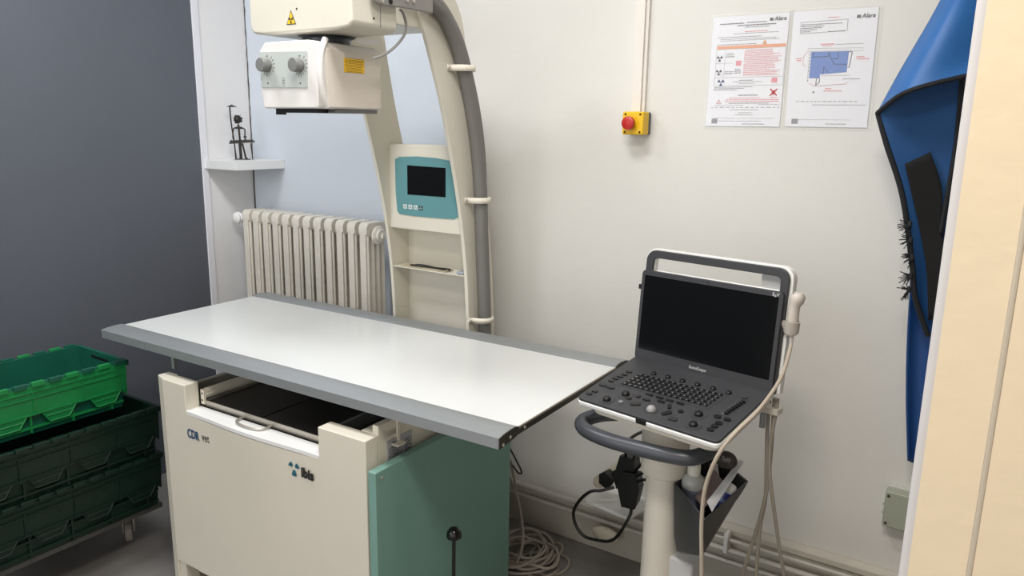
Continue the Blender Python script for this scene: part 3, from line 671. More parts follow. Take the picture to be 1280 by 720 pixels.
        for q in ([(.32, .33), (.32, .365), (.50, .365), (.50, .33)], [(.52, .33), (.52, .365), (.56, .385), (.62, .385), (.62, .33)], [(.54, .39), (.58, .43), (.73, .435)], [(.46, .515), (.46, .45), (.52, .50)], [(.74, .46), (.76, .46), (.78, .33), (.74, .33)], [(.42, .55), (.42, .58), (.38, .61), (.38, .55)]):
            outline(pt, q, .0008, inkblk, 'plan_line', nt, False)
        outline(pt, [(.25, .29), (.90, .30), (.90, .325), (.25, .32)], .0003, inkgry, 'plan_outline', nt)
        g = G()
        for i in range(16):
            g.extrude([pt(.28+i*.031, .312, .0003), pt(.295+i*.031, .312, .0003), pt(.295+i*.031, .316, .0003), pt(.28+i*.031, .316, .0003)], n_*.0003)
            g.extrude([pt(.44+i*.022, .525, .0003), pt(.45+i*.022, .525, .0003), pt(.45+i*.022, .529, .0003), pt(.44+i*.022, .529, .0003)], n_*.0003)
        for i in range(9): g.extrude([pt(.27, .335+i*.028, .0003), pt(.278, .335+i*.028, .0003), pt(.278, .35+i*.028, .0003), pt(.27, .35+i*.028, .0003)], n_*.0003)
        g.build('dashed_border', inkblk, nt, flat=True)
        outline(pt, [(.24, .32), (.20, .36), (.20, .43), (.24, .44)], .0004, inkred, 'bracket_line', nt, False); outline(pt, [(.30, .59), (.36, .615), (.74, .60), (.76, .58)], .0004, inkred, 'bracket_line', nt, False)
        words(gR, pt, .40, .56, .255, .008, lo=.03); words(gR, pt, .42, .54, .272, .005); words(gB, pt, .58, .90, .262, .004)
        words(gR, pt, .11, .18, .37, .008); words(gR, pt, .12, .18, .388, .008); words(gR, pt, .83, .93, .37, .008); words(gR, pt, .84, .98, .388, .008)
        words(gR, pt, .50, .58, .635, .008); words(gR, pt, .48, .70, .655, .007); words(gB, pt, .70, .90, .555, .005); tri(pt, .36, .665, .014, inkblk, 'north_mark', nt)
        pt = pt0
        words(gB, pt, .12, .88, .775, .005, gap=.02); words(gB, pt, .32, .96, .805, .004); words(gB, pt, .13, .8, .935, .002); words(gB, pt, .5, .76, .97, .005)
    rect(pt, .08, .93, .16, .975, inkgry, 'stamp', nt)
    stuff(gB.build('black_print', mat('text_grey_ink', (84, 84, 90), .6, var=0), nt, flat=True)); stuff(gR.build('red_print', mat('text_red_ink', (214, 110, 116), .6, var=0), nt, flat=True))

# ------------------------------------------------------------------ junction box
a = atY(1108, 612, YB-.03); b = atY(1134, 664, YB-.03)
jb = empty('junction_box', (a.x+.03, YB, b.z), 'small grey-green junction box low on the back wall beside the partition', 'junction box')
jm = mat('grey_green_abs', (160, 164, 148), .5, var=.03)
jx1 = a.x+.08; jz0, jz1 = b.z+.003, a.z+.002
G().box((a.x, YB-.045, jz0), (jx1, YB-.012, jz1)).build('cover', jm, jb, bevel=.004)
G().box((a.x+.001, YB-.012, jz0+.001), (jx1-.001, YB-.0005, jz1+.006)).build('back_box', mat('pale_abs', (196, 196, 188), .5), jb, bevel=.003)
for z in (jz0+.012, jz1-.012):
    for x in (a.x+.009, jx1-.009): G().cyl((x, YB-.0465, z), (x, YB-.043, z), .004, n=12).build('screw', mat('dark_screw', (80, 78, 70), .4, .6), jb)
for z in (jz0+.035, jz0+.06): G().cyl((a.x-.004, YB-.03, z), (a.x+.001, YB-.03, z), .004, n=10).build('cable_knockout', jm, jb)

# ------------------------------------------------------------------ lead apron
ap = empty('lead_apron', (-.15, 2.05, .6), 'blue lead apron with black edging hanging folded between the back wall and the partition', 'apron')
blue = mat('blue_nylon', (38, 100, 166), .5, var=.05, scale=12, bump=.12, bscale=18)
bluein = mat('dark_blue_lining', (30, 78, 132), .6, var=.08, scale=8, bump=.2, bscale=14)
edge = mat('black_bias_tape', (18, 20, 26), .7)
def sheet(rows, m, name, parent, th=.004, k=6):
    R = [[Vector(p) for p in r] for r in rows]; g = G()
    R2 = [catmull(r, k) for r in R]; C2 = [catmull([R2[i][j] for i in range(len(R2))], k) for j in range(len(R2[0]))]
    nj = len(C2); ni = len(C2[0]); vs = [C2[j][i] for i in range(ni) for j in range(nj)]
    fs = [(i*nj+j, i*nj+j+1, (i+1)*nj+j+1, (i+1)*nj+j) for i in range(ni-1) for j in range(nj-1)]
    g.add(vs, fs); o = g.build(name, m, parent, ang=80); md = o.modifiers.new('solid', 'SOLIDIFY'); md.thickness = th; md.offset = 0; return o
def P(px, py, Y): return atY(px, py, Y)
# outer shoulder flap
fl = [[P(1183, -12, 2.04), P(1205, -20, 2.00), P(1235, -28, 2.02)],
      [P(1160, 30, 2.03), P(1185, 25, 1.97), P(1232, 20, 2.00)],
      [P(1125, 90, 2.02), P(1155, 84, 1.95), P(1222, 70, 1.99)],
      [P(1097, 141, 2.02), P(1135, 114, 1.94), P(1215, 93, 1.97)]]
sheet(fl, blue, 'shoulder_flap', ap)
G().tube(catmull(fl[-1], 8), .0055, 8).build('edging', edge, ap)
# inside face of the hanging panel
inn = [[P(1097, 140, 2.024), P(1130, 110, 1.99), P(1205, 88, 2.02), P(1235, 84, 2.03)],
       [P(1108, 180, 2.03), P(1150, 175, 2.05), P(1205, 172, 2.06), P(1230, 170, 2.06)],
       [P(1128, 245, 2.04), P(1160, 245, 2.07), P(1195, 245, 2.08), P(1225, 245, 2.06)],
       [P(1140, 330, 2.05), P(1160, 330, 2.08), P(1190, 330, 2.09), P(1215, 330, 2.07)],
       [P(1144, 372, 2.05), P(1156, 378, 2.08), P(1180, 385, 2.09), P(1205, 390, 2.07)],
       [P(1160, 420, 2.06), P(1168, 425, 2.08), P(1180, 430, 2.09), P(1205, 440, 2.07)]]
sheet(inn, bluein, 'lining', ap)
ed = [r[0] for r in inn]; G().tube(catmull(ed, 8), .0065, 8).build('edging', edge, ap)
ed = [P(1203, 96, 1.995), P(1199, 140, 2.02), P(1195, 180, 2.035), P(1186, 235, 2.045), P(1176, 290, 2.05)]
G().tube(catmull(ed, 8), .0055, 8).build('edging', edge, ap)
# black hook-and-loop band
vb = [[P(1131, 205, 2.035), P(1163, 190, 2.045)], [P(1140, 245, 2.045), P(1177, 235, 2.055)], [P(1150, 290, 2.055), P(1178, 290, 2.06)], [P(1158, 340, 2.055), P(1186, 340, 2.06)], [P(1160, 400, 2.06), P(1190, 400, 2.065)]]
sheet([[r[0], (r[0]+r[1])/2, r[1]] for r in vb], mat('black_hook_and_loop', (14, 14, 15), .9, bump=.3, bscale=300), 'fastening_band', ap, th=.003, k=4)
# lower hanging skirt
lw = [[P(1138, 350, 2.10), P(1155, 350, 2.11), P(1195, 350, 2.10)], [P(1134, 430, 2.10), P(1150, 430, 2.12), P(1190, 430, 2.10)], [P(1133, 500, 2.10), P(1148, 500, 2.12), P(1180, 500, 2.10)], [P(1135, 576, 2.10), P(1146, 580, 2.12), P(1175, 585, 2.10)]]
sheet(lw, mat('navy_blue_nylon', (22, 66, 124), .5, var=.05, bump=.1, bscale=18), 'skirt', ap)
# frayed threads
g = G()
for (x, y) in ((1137, 280), (1138, 300), (1140, 322), (1138, 345), (1136, 362)):
    c0 = P(x, y, 2.04)
    for i in range(17):
        an = random.uniform(PI*.6, PI*1.5); L_ = random.uniform(.01, .028); d = Vector((math.cos(an), random.uniform(-.4, .2), math.sin(an)))
        g.tube([c0, c0+d*L_*.5+Vector((0, 0, -.002)), c0+d*L_+Vector((random.uniform(-.004, .004), 0, -.006))], .0011, 4)
    g.ball(c0, .007, 8, sc=(.8, .6, 1.3))
stuff(g.build('frayed_threads', edge, ap))
g = G().tube([P(1215, -30, 2.1), P(1215, -30, 2.2)], .006, 8); g.build('wall_hook', steel, ap)

# ------------------------------------------------------------------ ultrasound cart
UR = math.radians(-10); UP0 = Vector((-.570, 1.690, 0)); ct, sn = math.cos(UR), math.sin(UR)
cart = empty('ultrasound_cart', UP0, 'white ultrasound trolley with dark grey push handle standing right of the white table', 'trolley', rz=UR)
def loc(p): d = Vector(p)-UP0; return Vector((d.x*ct+d.y*sn, -d.x*sn+d.y*ct, d.z))
cw = mat('trolley_off_white', (214, 208, 196), .4, var=.015)
cxl, cyl = loc(atY(824, 640, 1.60)).x, -.085
g = G().lathe([(.043, 0), (.0435, .04), (.041, .60)], (cxl, cyl, .06), n=36); g.build('column', cw, cart, world=False)
G().lathe([(.0425, 0), (.054, .006), (.058, .14), (.060, .20)], (cxl, cyl, .655-.02), n=36).build('column_collar', cw, cart, world=False, bevel=.001)
# base with castors
bs = empty  # (alias kept short)
g = G().prism([(-.22+cxl, -.30), (.22+cxl, -.30), (.24+cxl, -.24), (.10+cxl, -.06), (.10+cxl, .02), (.24+cxl, .2), (.20+cxl, .26), (-.20+cxl, .26), (-.24+cxl, .2), (-.10+cxl, .02), (-.10+cxl, -.06), (-.24+cxl, -.24)], 2, .075, .115)
g.build('base', cw, cart, world=False, bevel=.008, seg=3)
for x, y in ((-.2, -.26), (.2, -.26), (.2, .22), (-.2, .22)):
    w = G().cyl((x+cxl-.012, y, .036), (x+cxl+.012, y, .036), .035, n=24).build('castor', blackpl, cart, world=False, bevel=.003)
    G().cyl((x+cxl, y, .05), (x+cxl, y, .08), .009, n=10).build('castor_stem', steel, cart, world=False)
G().box((cxl+.028, -.10, .10), (cxl+.100, -.04, .440)).build('lower_cover', mat('pale_grey_cover', (196, 196, 196), .5), cart, world=False, bevel=.008, seg=3)
# tray under the machine
DT = math.radians(11.5); dz0 = .868
def dk(v): return Vector((v.x, v.y*math.cos(DT)-v.z*math.sin(DT), dz0+v.y*math.sin(DT)+v.z*math.cos(DT)))
W2 = .184; DP = .234
def rrect(x0, x1, y0, y1, r, n=5):
    o = []
    for cx_, cy_, a0 in ((x1-r, y1-r, 0), (x0+r, y1-r, 90), (x0+r, y0+r, 180), (x1-r, y0+r, 270)):
        for i in range(n+1): t = math.radians(a0+90*i/n); o.append((cx_+r*math.cos(t), cy_+r*math.sin(t)))
    return o
G().prism(rrect(-W2+.03, W2-.005, -DP+.008, .03, .03), 2, -.034, -.0205).map(dk).build('support_plate', cw, cart, world=False, bevel=.003)
G().prism(rrect(-.07+cxl*.5, .07+cxl*.5, -.15, -.02, .03), 2, -.09, -.034).map(dk).build('mount_block', cw, cart, world=False, bevel=.003)
# push handle, U shaped
def onz(px, py, z): return loc(atZ(px, py, z))
hz = .745
hpn = [onz(772, 517, hz+.02), onz(748, 519, hz+.012), onz(728, 527, hz), onz(733, 538, hz-.003), onz(760, 550, hz-.004), onz(800, 561, hz-.004), onz(840, 570, hz-.004), onz(866, 572, hz-.002), onz(886, 564, hz+.005), onz(893, 552, hz+.02), onz(905, 535, hz+.035)]
G().tube(catmull(hpn, 6), .0175, 16).build('push_handle', midgrey, cart, world=False)
# ultrasound machine: deck
us = empty('ultrasound_scanner', UP0+Vector((0, 0, .80)), 'dark grey portable ultrasound scanner with open screen on the trolley', 'ultrasound scanner', rz=UR)
usoff = Vector((0, 0, -.80))
def ub_(g, name, m, fn=dk, parent=us, **kw):
    g.map(fn).map(lambda v: v+usoff); return g.build(name, m, parent, world=False, **kw)
topm = mat('charcoal_console', (55, 56, 59), .5, var=.03, bump=.04, bscale=500)
ub_(G().prism(rrect(-W2, W2, -DP, .035, .014), 2, -.020, -.006), 'deck_case', whitepl, bevel=.005, seg=3)
deck = ub_(G().prism(rrect(-W2+.0015, W2-.0015, -DP+.0015, .033, .013), 2, -.007, .0), 'deck_top', topm, bevel=.0015)
R3 = Matrix.Rotation(UR, 3, 'Z'); dn = R3 @ Vector((0, -math.sin(DT), math.cos(DT))); dP0 = UP0+Vector((0, 0, dz0))
def dv(px, py):
    p = loc(at_plane(px, py, dP0, dn)); return p.x, (p.y)/math.cos(DT)
def dial(px, py, r, h, name, m=blackpl):
    u, v = dv(px, py); g = G().lathe([(r*1.08, 0), (r*1.02, h*.3), (r*.95, h*.75), (r*.7, h), (.001, h*1.02)], (u, v, 0), n=20); return ub_(g, name, m)
crp = lambda x, y: (720+x/5.12, 440+y/5.12)
for x, y in ((318, 268), (197, 302), (785, 398), (750, 464)):
    px, py = crp(x, y); u, v = dv(px, py+1)
    ub_(G().lathe([(.019, .0002), (.0185, .0012), (.012, .0006), (.009, .0004)], (u, v, 0), n=28), 'dial_dish', dkgrey)
    dial(px, py+1, .0090, .0085, 'dial')
for x, y in ((497, 142), (588, 164), (682, 188), (778, 212), (877, 238), (977, 264)): dial(*crp(x, y), .0066, .0058, 'rotary_knob')
keym = mat('glossy_black_key', (24, 24, 26), .3, var=.05)
def pad(x, y, w, d, name='soft_key', m=keym, h=.0028, rot=0):
    w *= 1.2; d *= 1.3
    u, v = dv(*crp(x, y)); g = G().prism(rrect(-w/2, w/2, -d/2, d/2, min(w, d)*.4, 3), 2, 0, h)
    cr, sr = math.cos(rot), math.sin(rot); g.map(lambda p: Vector((u+p.x*cr-p.y*sr, v+p.x*sr+p.y*cr, p.z))); return ub_(g, name, m)
for x, y in ((225, 186), (252, 171), (282, 158), (310, 145), (340, 128), (83, 268), (120, 252), (172, 214), (222, 229)): pad(x, y, .013 if x not in (172, 222) else .017, .0075)
for x, y in ((906, 417), (968, 436), (914, 458), (887, 478), (860, 500)): pad(x, y, .013, .009)
for x, y in ((340, 298), (398, 286), (670, 383)): pad(x, y, .010, .008)
for x, y, r in ((470, 275, 0), (535, 294, 0), (600, 314, 0), (668, 332, 0), (545, 320, 0), (450, 308, 0), (598, 352, -1.1)): pad(x, y, .016, .006, rot=r)
pad(287, 322, .009, .008, m=mat('grey_key', (120, 120, 122), .4)); pad(1078, 293, .011, .009, m=topm)
pad(380, 335, .020, .009, rot=.5); pad(580, 394, .020, .009, rot=1.0); pad(617, 432, .018, .010, m=mat('grey_black_key', (44, 44, 46), .3))
u, v = dv(*crp(482, 370)); ub_(G().lathe([(.017, .0002), (.0165, .0012), (.012, .0006)], (u, v, 0), n=28), 'trackball_ring', dkgrey)
ub_(G().ball((u, v, .0), .0112, 20), 'trackball', mat('pale_grey_ball', (150, 150, 148), .25))
# keyboard: 5 rows of keys joined
c00 = dv(*crp(408, 140)); c10 = dv(*crp(948, 275)); c01 = dv(*crp(282, 208)); c11 = dv(*crp(832, 358))
kb4 = [(c01[0]-.012, c01[1]-.006, .0001), (c11[0]+.006, c11[1]-.006, .0001), (c10[0]+.010, c10[1]+.007, .0001), (c00[0]-.006, c00[1]+.007, .0001)]
ub_(G().extrude(kb4, (0, 0, .0006)), 'keyboard_well', dkgrey)
g = G(); gl = G()
for r in range(5):
    for k_ in range(15):
        a = (k_+.5)/15; b = (r+.5)/5
        u = (c00[0]*(1-a)+c10[0]*a)*(1-b)+(c01[0]*(1-a)+c11[0]*a)*b; v = (c00[1]*(1-a)+c10[1]*a)*(1-b)+(c01[1]*(1-a)+c11[1]*a)*b
        w = .0076; d = .0060
        g.hexa([(u-w, v-d, 0), (u+w, v-d, 0), (u+w, v+d, 0), (u-w, v+d, 0)], [(u-w*.75, v-d*.7, .003), (u+w*.75, v-d*.7, .003), (u+w*.75, v+d*.75, .003), (u-w*.75, v+d*.75, .003)])
        gl.box((u-.0018, v-.001, .003), (u+.0012, v+.0016, .0032))
stuff(ub_(g, 'keyboard', mat('black_keys', (18, 18, 19), .3, var=.1))); stuff(ub_(gl, 'key_legends', mat('legend_grey', (150, 150, 150), .5, var=0)))
# slider bank
for i in range(8):
    x = 958+i*16-.5*i; y = 398-i*10.5; u, v = dv(*crp(x, y)); u2, v2 = dv(*crp(x-14, y-26))
    ub_(G().box((u-.011, v-.0006, 0), (u+.006, v+.0006, .0006)), 'slider_slot', mat('slot_grey', (130, 130, 130), .5))
    ub_(G().box((u-.003, v-.0022, 0), (u+.006, v+.0022, .007)), 'slider', keym, bevel=.001)
u, v = dv(*crp(413, 425)); ub_(G().box((u-.014, -DP-.0012, -.016), (u+.012, -DP+.02, -.005)), 'latch_recess', blackpl)
text('SonoScape', .0001, (1, 0, 0), (0, 1, 0), (0, 0, 0), 'tmp', inkgry, None) if False else None
# screen
ST = math.radians(4.5); sb = Vector((0, .012, .862))
def scf(v): return Vector((v.x, sb.y+v.z*math.sin(ST)+v.y*math.cos(ST), sb.z+v.z*math.cos(ST)-v.y*math.sin(ST)))   # x right, y back, z up along screen
o_x = .0
ub_(G().prism(rrect(-.183, .183, .004, .232, .010), 1, -.006, .006), 'screen_bezel', topm, scf, bevel=.0015)
ub_(G().prism(rrect(-.181, .187, .006, .230, .012), 1, .006, .018), 'screen_back', whitepl, scf, bevel=.002)
disp = ub_(G().prism(rrect(-.1735, .1735, .032, .220, .002, 2), 1, -.0068, -.0055), 'display', glassblk, scf)
# carrying handle frame
def frame(ow, oh0, oh1, t, r, y0, y1):
    o = [(-ow, oh0)]+[(x, z) for x, z in [( -ow+r*(1-math.cos(math.radians(a))), oh1-r+r*math.sin(math.radians(a))) for a in range(0, 91, 15)]]
    o += [(ow-r+r*math.sin(math.radians(a)), oh1-r+r*math.cos(math.radians(a))) for a in range(0, 91, 15)]+[(ow, oh0)]
    i_ = [(-(ow-t), oh0)]+[(-(ow-t)+(r*.45)*(1-math.cos(math.radians(a))), oh1-t-r*.45+r*.45*math.sin(math.radians(a))) for a in range(0, 91, 15)]
    i_ += [((ow-t)-r*.45+r*.45*math.sin(math.radians(a)), oh1-t-r*.45+r*.45*math.cos(math.radians(a))) for a in range(0, 91, 15)]+[(ow-t, oh0)]
    n = len(o); g = G(); vs = [(x, y0, z) for x, z in o]+[(x, y0, z) for x, z in i_]+[(x, y1, z) for x, z in o]+[(x, y1, z) for x, z in i_]; fs = []
    for k in range(n-1): fs += [(k, k+1, n+k+1, n+k), (2*n+k, 3*n+k, 3*n+k+1, 2*n+k+1), (k, 2*n+k, 2*n+k+1, k+1), (n+k, n+k+1, 3*n+k+1, 3*n+k)]
    fs += [(0, n, 3*n, 2*n), (n-1, 3*n-1, 4*n-1, 2*n-1)]
    return g.add(vs, fs)
def shx(v): return scf(Vector((v.x+.003, v.y, v.z)))
ub_(frame(.184, .0, .283, .019, .026, .004, .014), 'carrying_handle', topm, shx, bevel=.002)
lab(ub_(frame(.190, .0, .287, .022, .028, .014, .036), 'handle_rear_shell', whitepl, shx, bevel=.002), 'white rear shell of the handle frame')
ub_(G().prism(rrect(-.165, .168, .006, .232, .01), 1, .018, .030), 'rear_cover', whitepl, scf, bevel=.002)
ub_(G().cyl((-.17, .004, -.002), (.17, .004, -.002), .012, n=16), 'hinge', topm, scf)
ub_(G().prism([(.120, .225), (.172, .225), (.172, .268), (.118, .268), (.114, .255)], 1, .024, .034), 'handle_gusset', mat('pale_grey_plastic', (180, 180, 180), .5), scf, bevel=.002)
def scpt(x, y, z): return scf(Vector((x, y, z)))+usoff
sux, suy = Vector((1, 0, 0)), (scf(Vector((0, 0, 1)))-scf(Vector((0, 0, 0))))
text('SonoScape', .0105, sux, suy, scpt(-.026, -.0066, .014), 'lettering', mat('silver_ink', (190, 190, 190), .4), us, world=False, bold=.0002)
text('E\u2082V', .0105, sux, suy, scpt(.158, -.0066, .2215), 'lettering', MATS['silver_ink'], us, world=False, bold=.0003)
ub_(G().cyl((.0, -.0065, .226), (.0, -.0055, .226), .0025, n=12), 'webcam', blackpl, scf)
ub_(G().box((-.198, .006, .180), (-.18, .018, .192)), 'usb_dongle', blackpl, scf, bevel=.001)
ub_(G().box((-.188, .004, .182), (-.182, .008, .187)), 'usb_plug', steel, scf)
# probe holder and probe
def scw(px, py, dy): # point at screen plane offset
    nrm = R3 @ (scf(Vector((0, 1, 0)))-scf(Vector((0, 0, 0)))); Pp = UP0+R3 @ scf(Vector((0, dy, 0)))
    return loc(at_plane(px, py, Pp, nrm))
pk = mat('beige_probe_plastic', (200, 192, 182), .4, var=.02)
ph = empty('ultrasound_probe', UP0+R3 @ Vector((.225, .02, .95)), 'beige ultrasound probe resting head up in the holder right of the screen', 'probe', rz=UR)
phL = Vector((.225, .02, .95))
def seg(px, py): return scw(px, py, .012)
def pbuild(g, name, m, parent, off, **kw): g.map(lambda v: v-off); return g.build(name, m, parent, world=False, **kw)
dpl = lambda px, py, Y: loc(atY(px, py, Y))
pts = [seg(988.5, 432), seg(989.5, 420), seg(990, 412), seg(991, 400), seg(992, 388), seg(993.5, 381), seg(996, 376), seg(998, 370), seg(999, 366)]
pbuild(G().tube(pts, [.004, .005, .008, .0125, .0125, .0125, .0155, .0155, .009], 18), 'body', pk, ph, phL, ang=50)
pbuild(G().tube([seg(997.5, 371)+Vector((-.002, -.008, 0)), seg(998, 366.5)+Vector((-.002, -.006, 0))], [.010, .008], 14, sx=.5), 'lens', mat('grey_probe_lens', (110, 108, 106), .4), ph, phL)
pc = [seg(988.5, 432), dpl(985, 446, 1.66), dpl(978, 468, 1.61), dpl(966, 489, 1.56)]
pc += [dpl(945, 516, 1.49), dpl(918, 542, 1.44), dpl(897, 570, 1.42), dpl(882, 608, 1.42), dpl(877, 650, 1.42), dpl(877, 700, 1.42), dpl(878, 760, 1.43), dpl(885, 900, 1.5)]
pbuild(G().tube(catmull(pc, 6), .0042, 8), 'cable', probecable, ph, phL)
c0 = seg(989.5, 408)
pbuild(G().lathe([(.013, -.018), (.0165, -.012), (.0175, .010), (.0185, .012), (.0155, .012), (.0145, -.012), (.012, -.016)], c0, n=24), 'probe_holder', pk, cart, Vector((0, 0, 0)), )
pbuild(G().box((c0.x-.026, c0.y-.008, c0.z-.006), (c0.x-.014, c0.y+.008, c0.z+.010)), 'holder_clip', pk, cart, Vector((0, 0, 0)), bevel=.001)
# bundle of hanging cables behind on the right
hang = [
 [(968, 497, 1.72), (966, 530, 1.72), (963, 575, 1.72), (957, 620, 1.72), (945, 665, 1.74), (930, 712, 1.76), (918, 760, 1.8)],
 [(962, 500, 1.74), (959, 540, 1.74), (958, 580, 1.73), (957, 620, 1.73), (950, 660, 1.74), (946, 712, 1.76), (944, 770, 1.8)],
 [(972, 498, 1.71), (969, 520, 1.71), (963, 555, 1.71), (962, 590, 1.71), (968, 640, 1.72), (975, 690, 1.74), (984, 740, 1.78)]]
for i, h in enumerate(hang):
    g = G().tube(catmull([atY(*q) for q in h], 6), .0046, 8)
    tag(g.build('hanging_cable', cablegrey), ['beige cable hanging right of the trolley, slanting furthest left at the bottom', 'beige cable hanging right of the trolley, middle one at the bottom', 'beige cable hanging right of the trolley, ending furthest right at the bottom'][i], 'cable', 'cables hanging right of the trolley')
c0 = loc(atY(953, 528, 1.72))
pbuild(G().cyl((c0.x, c0.y, c0.z-.012), (c0.x, c0.y, c0.z+.05), .007, n=14), 'cable_hook', mat('translucent_grey', (150, 156, 160), .2), cart, Vector((0, 0, 0)))
pbuild(G().box((c0.x-.12, c0.y-.015, c0.z+.03), (c0.x+.04, c0.y+.015, c0.z+.045)), 'cable_hook_arm', cw, cart, Vector((0, 0, 0)), bevel=.002)

# ------------------------------------------------------------------ storage bin and its contents
bm_ = mat('bin_charcoal', (50, 51, 53), .45, var=.03)
bz_ = .640
A = atZ(842, 604, bz_); B = atZ(881, 650, bz_-.012); C_ = atZ(936, 601, bz_); D_ = atZ(893, 575, bz_)
bw_o = Vector(((A.x+C_.x)/2, (A.y+C_.y)/2, .45))
bin_ = empty('storage_bin', bw_o, 'dark grey plastic bin hung on the trolley column, holding a bottle and papers', 'bin')
def inset(q, t): c = (q[0]+q[1]+q[2]+q[3])/4; return [c+(p-c)*t for p in q]
D_ = A+(C_-B)*1.0; D_.z = bz_

bots = [Vector((-.552, 1.568, .450)), Vector((-.458, 1.474, .522)), Vector((-.440, 1.672, .598)), Vector((-.540, 1.75, .50))]
tops = [Vector((p.x, p.y, p.z)) for p in (A, B, C_, D_)]
def ringat(t, sc_, dz=0):
    out = [a*(1-t)+b*t for a, b in zip(tops, bots)]; c = sum(out, Vector())/4; return [c+(p-c)*sc_+Vector((0, 0, dz)) for p in out]
R_ = [ringat(0, 1), ringat(.35, 1.005), ringat(.7, 1.0), ringat(.92, .93), ringat(1, .78, -.004)]
I_ = [ringat(0, .94), ringat(.35, .93), ringat(.7, .92), ringat(.9, .84), ringat(.95, .74, .004)]
vs = [v for q in R_ for v in q]+[v for q in I_ for v in q]; fs = []; nR = 5; o_ = 20
for i in range(nR-1):
    for j in range(4):
        fs.append((4*i+j, 4*i+(j+1) % 4, 4*i+4+(j+1) % 4, 4*i+4+j)); fs.append((o_+4*i+j, o_+4*i+4+j, o_+4*i+4+(j+1) % 4, o_+4*i+(j+1) % 4))
for j in range(4): fs.append((j, o_+j, o_+(j+1) % 4, (j+1) % 4))
fs += [(19, 18, 17, 16), (36, 37, 38, 39)]
G().add(vs, fs).build('shell', bm_, bin_, bevel=.006, seg=3, ang=28)
rb0 = [bots[1]*.5+tops[1]*.5, bots[2]*.5+tops[2]*.5]
g = G().cyl(A*.5+D_*.5+Vector((.02, 0, -.01)), A*.5+D_*.5+Vector((.03, .0, .1)), .011, n=12); g.build('hanging_strap', blackpl, bin_)
# bottle
bp_ = atY(867, 600, 1.60); bott = empty('spray_bottle', (bp_.x, bp_.y, .53), 'translucent white plastic gel bottle standing in the grey bin', 'bottle')
ztop = atY(867, 580, 1.60).z-.53
G().lathe([(.024, 0), (.027, .004), (.027, ztop-.045), (.024, ztop-.033), (.016, ztop-.026), (.013, ztop-.022)], (bp_.x, bp_.y, .53), n=24).build('body', mat('translucent_bottle', (206, 208, 204), .3, var=.03, trans=.25), bott)
G().lathe([(.0145, ztop-.026), (.0145, ztop-.004), (.012, ztop), (.001, ztop+.001)], (bp_.x, bp_.y, .53), n=20).build('cap', mat('ivory_cap', (222, 220, 208), .4), bott)
G().lathe([(.0274, .02), (.0274, ztop-.055)], (bp_.x, bp_.y, .53), n=24).build('label_band', mat('blue_grey_label', (128, 136, 160), .5), bott)
# papers and wallet
wp = mat('white_card', (214, 214, 216), .6)
def card(pts, th, m, name, label, cat):
    q = [Vector(p) for p in pts]; n = (q[1]-q[0]).cross(q[2]-q[0]).normalized()
    return tag(G().extrude(q, n*th).build(name, m), label, cat)
Yc = (A.y+C_.y)/2
card([atY(890, 640, B.y+.03), atY(930, 578, C_.y-.005), atY(925, 575, C_.y+.012), atY(884, 628, B.y+.07)], .002, wp, 'folded_card', 'white folded card standing tilted in the grey bin', 'card')
card([atY(880, 636, B.y+.075), atY(906, 608, Yc+.03), atY(892, 590, Yc+.05), atY(868, 622, B.y+.10)], .006, mat('dusty_mauve_card', (120, 100, 98), .6), 'leaflet', 'dusty mauve leaflet leaning between the bottle and the white card in the bin', 'leaflet')
card([atY(868, 612, Yc+.05), atY(900, 600, Yc+.05), atY(897, 580, Yc+.06), atY(880, 578, Yc+.06)], .003, mat('pale_paper', (188, 184, 182), .6), 'paper_pad', 'pale crumpled paper behind the mauve leaflet in the bin', 'paper')
c0 = atY(915, 575, Yc+.02); cc = atY(908, 575, Yc+.03)
g = G().ball(cc, .026, 20, sc=(1.0, .6, .85)); tag(g.build('safety_goggles', mat('smoky_plastic', (66, 62, 60), .2, var=.1)), 'smoky grey rounded plastic case on top of the papers in the bin', 'case')
# blue tube
a = atY(901, 634, 1.60); b = atY(914, 605, 1.625); ax = (b-a).normalized(); Lt = (b-a).length
tb = empty('gel_tube', a, 'blue and white tube lying tilted at the right of the grey bin', 'tube')
G().lathe([(.010, -.02), (.0165, 0), (.0165, Lt*.62)], a, ax, 20).build('body', mat('royal_blue_plastic', (30, 50, 140), .3, var=.1), tb)
G().lathe([(.0168, Lt*.22), (.0168, Lt*.34)], a, ax, 20).build('white_print_band', mat('pale_print', (120, 140, 190), .5), tb)
G().lathe([(.0158, Lt*.62), (.0158, Lt*.9), (.012, Lt*1.0), (.004, Lt*1.03)], a, ax, 20).build('cap', mat('pale_cap', (206, 208, 206), .4), tb)

# ------------------------------------------------------------------ wall socket block, adapters, cables
p0 = atY(732, 612, 2.05); p1 = atY(772, 646, 2.05)
sb_ = empty('socket_block', (p0.x+.08, YB, p0.z-.05), 'white plastic socket tray low on the back wall behind the trolley', 'socket')
bx0, bx1 = p0.x, atY(782, 640, 2.08).x+.02; bzt = atZ(732, 612, .25)
zt_ = .245; tq = [atZ(731, 625, zt_), atZ(786, 647.5, zt_), atZ(808, 634, zt_), atZ(748, 611, zt_)]
G().extrude(tq, (0, 0, -.010)).build('tray', whitepl, sb_, bevel=.002)
G().box((tq[3].x+.02, tq[3].y-.01, zt_-.03), (tq[2].x-.02, YB, zt_-.010)).build('tray_bracket', whitepl, sb_, bevel=.002)
c0 = atY(757, 668, 2.13); G().ball(c0, .034, 16, sc=(1.5, .5, .8)).build('cable_pocket', mat('ivory_socket', (206, 198, 180), .5), sb_)
q0 = atY(748, 603, 2.10); q1 = atY(778, 583, 2.10)
G().tube([q0-(q1-q0).normalized()*.012, q0, q1], [.012, .021, .021], 20).build('extension_lead', mat('ivory_socket', (216, 208, 190), .45), sb_)
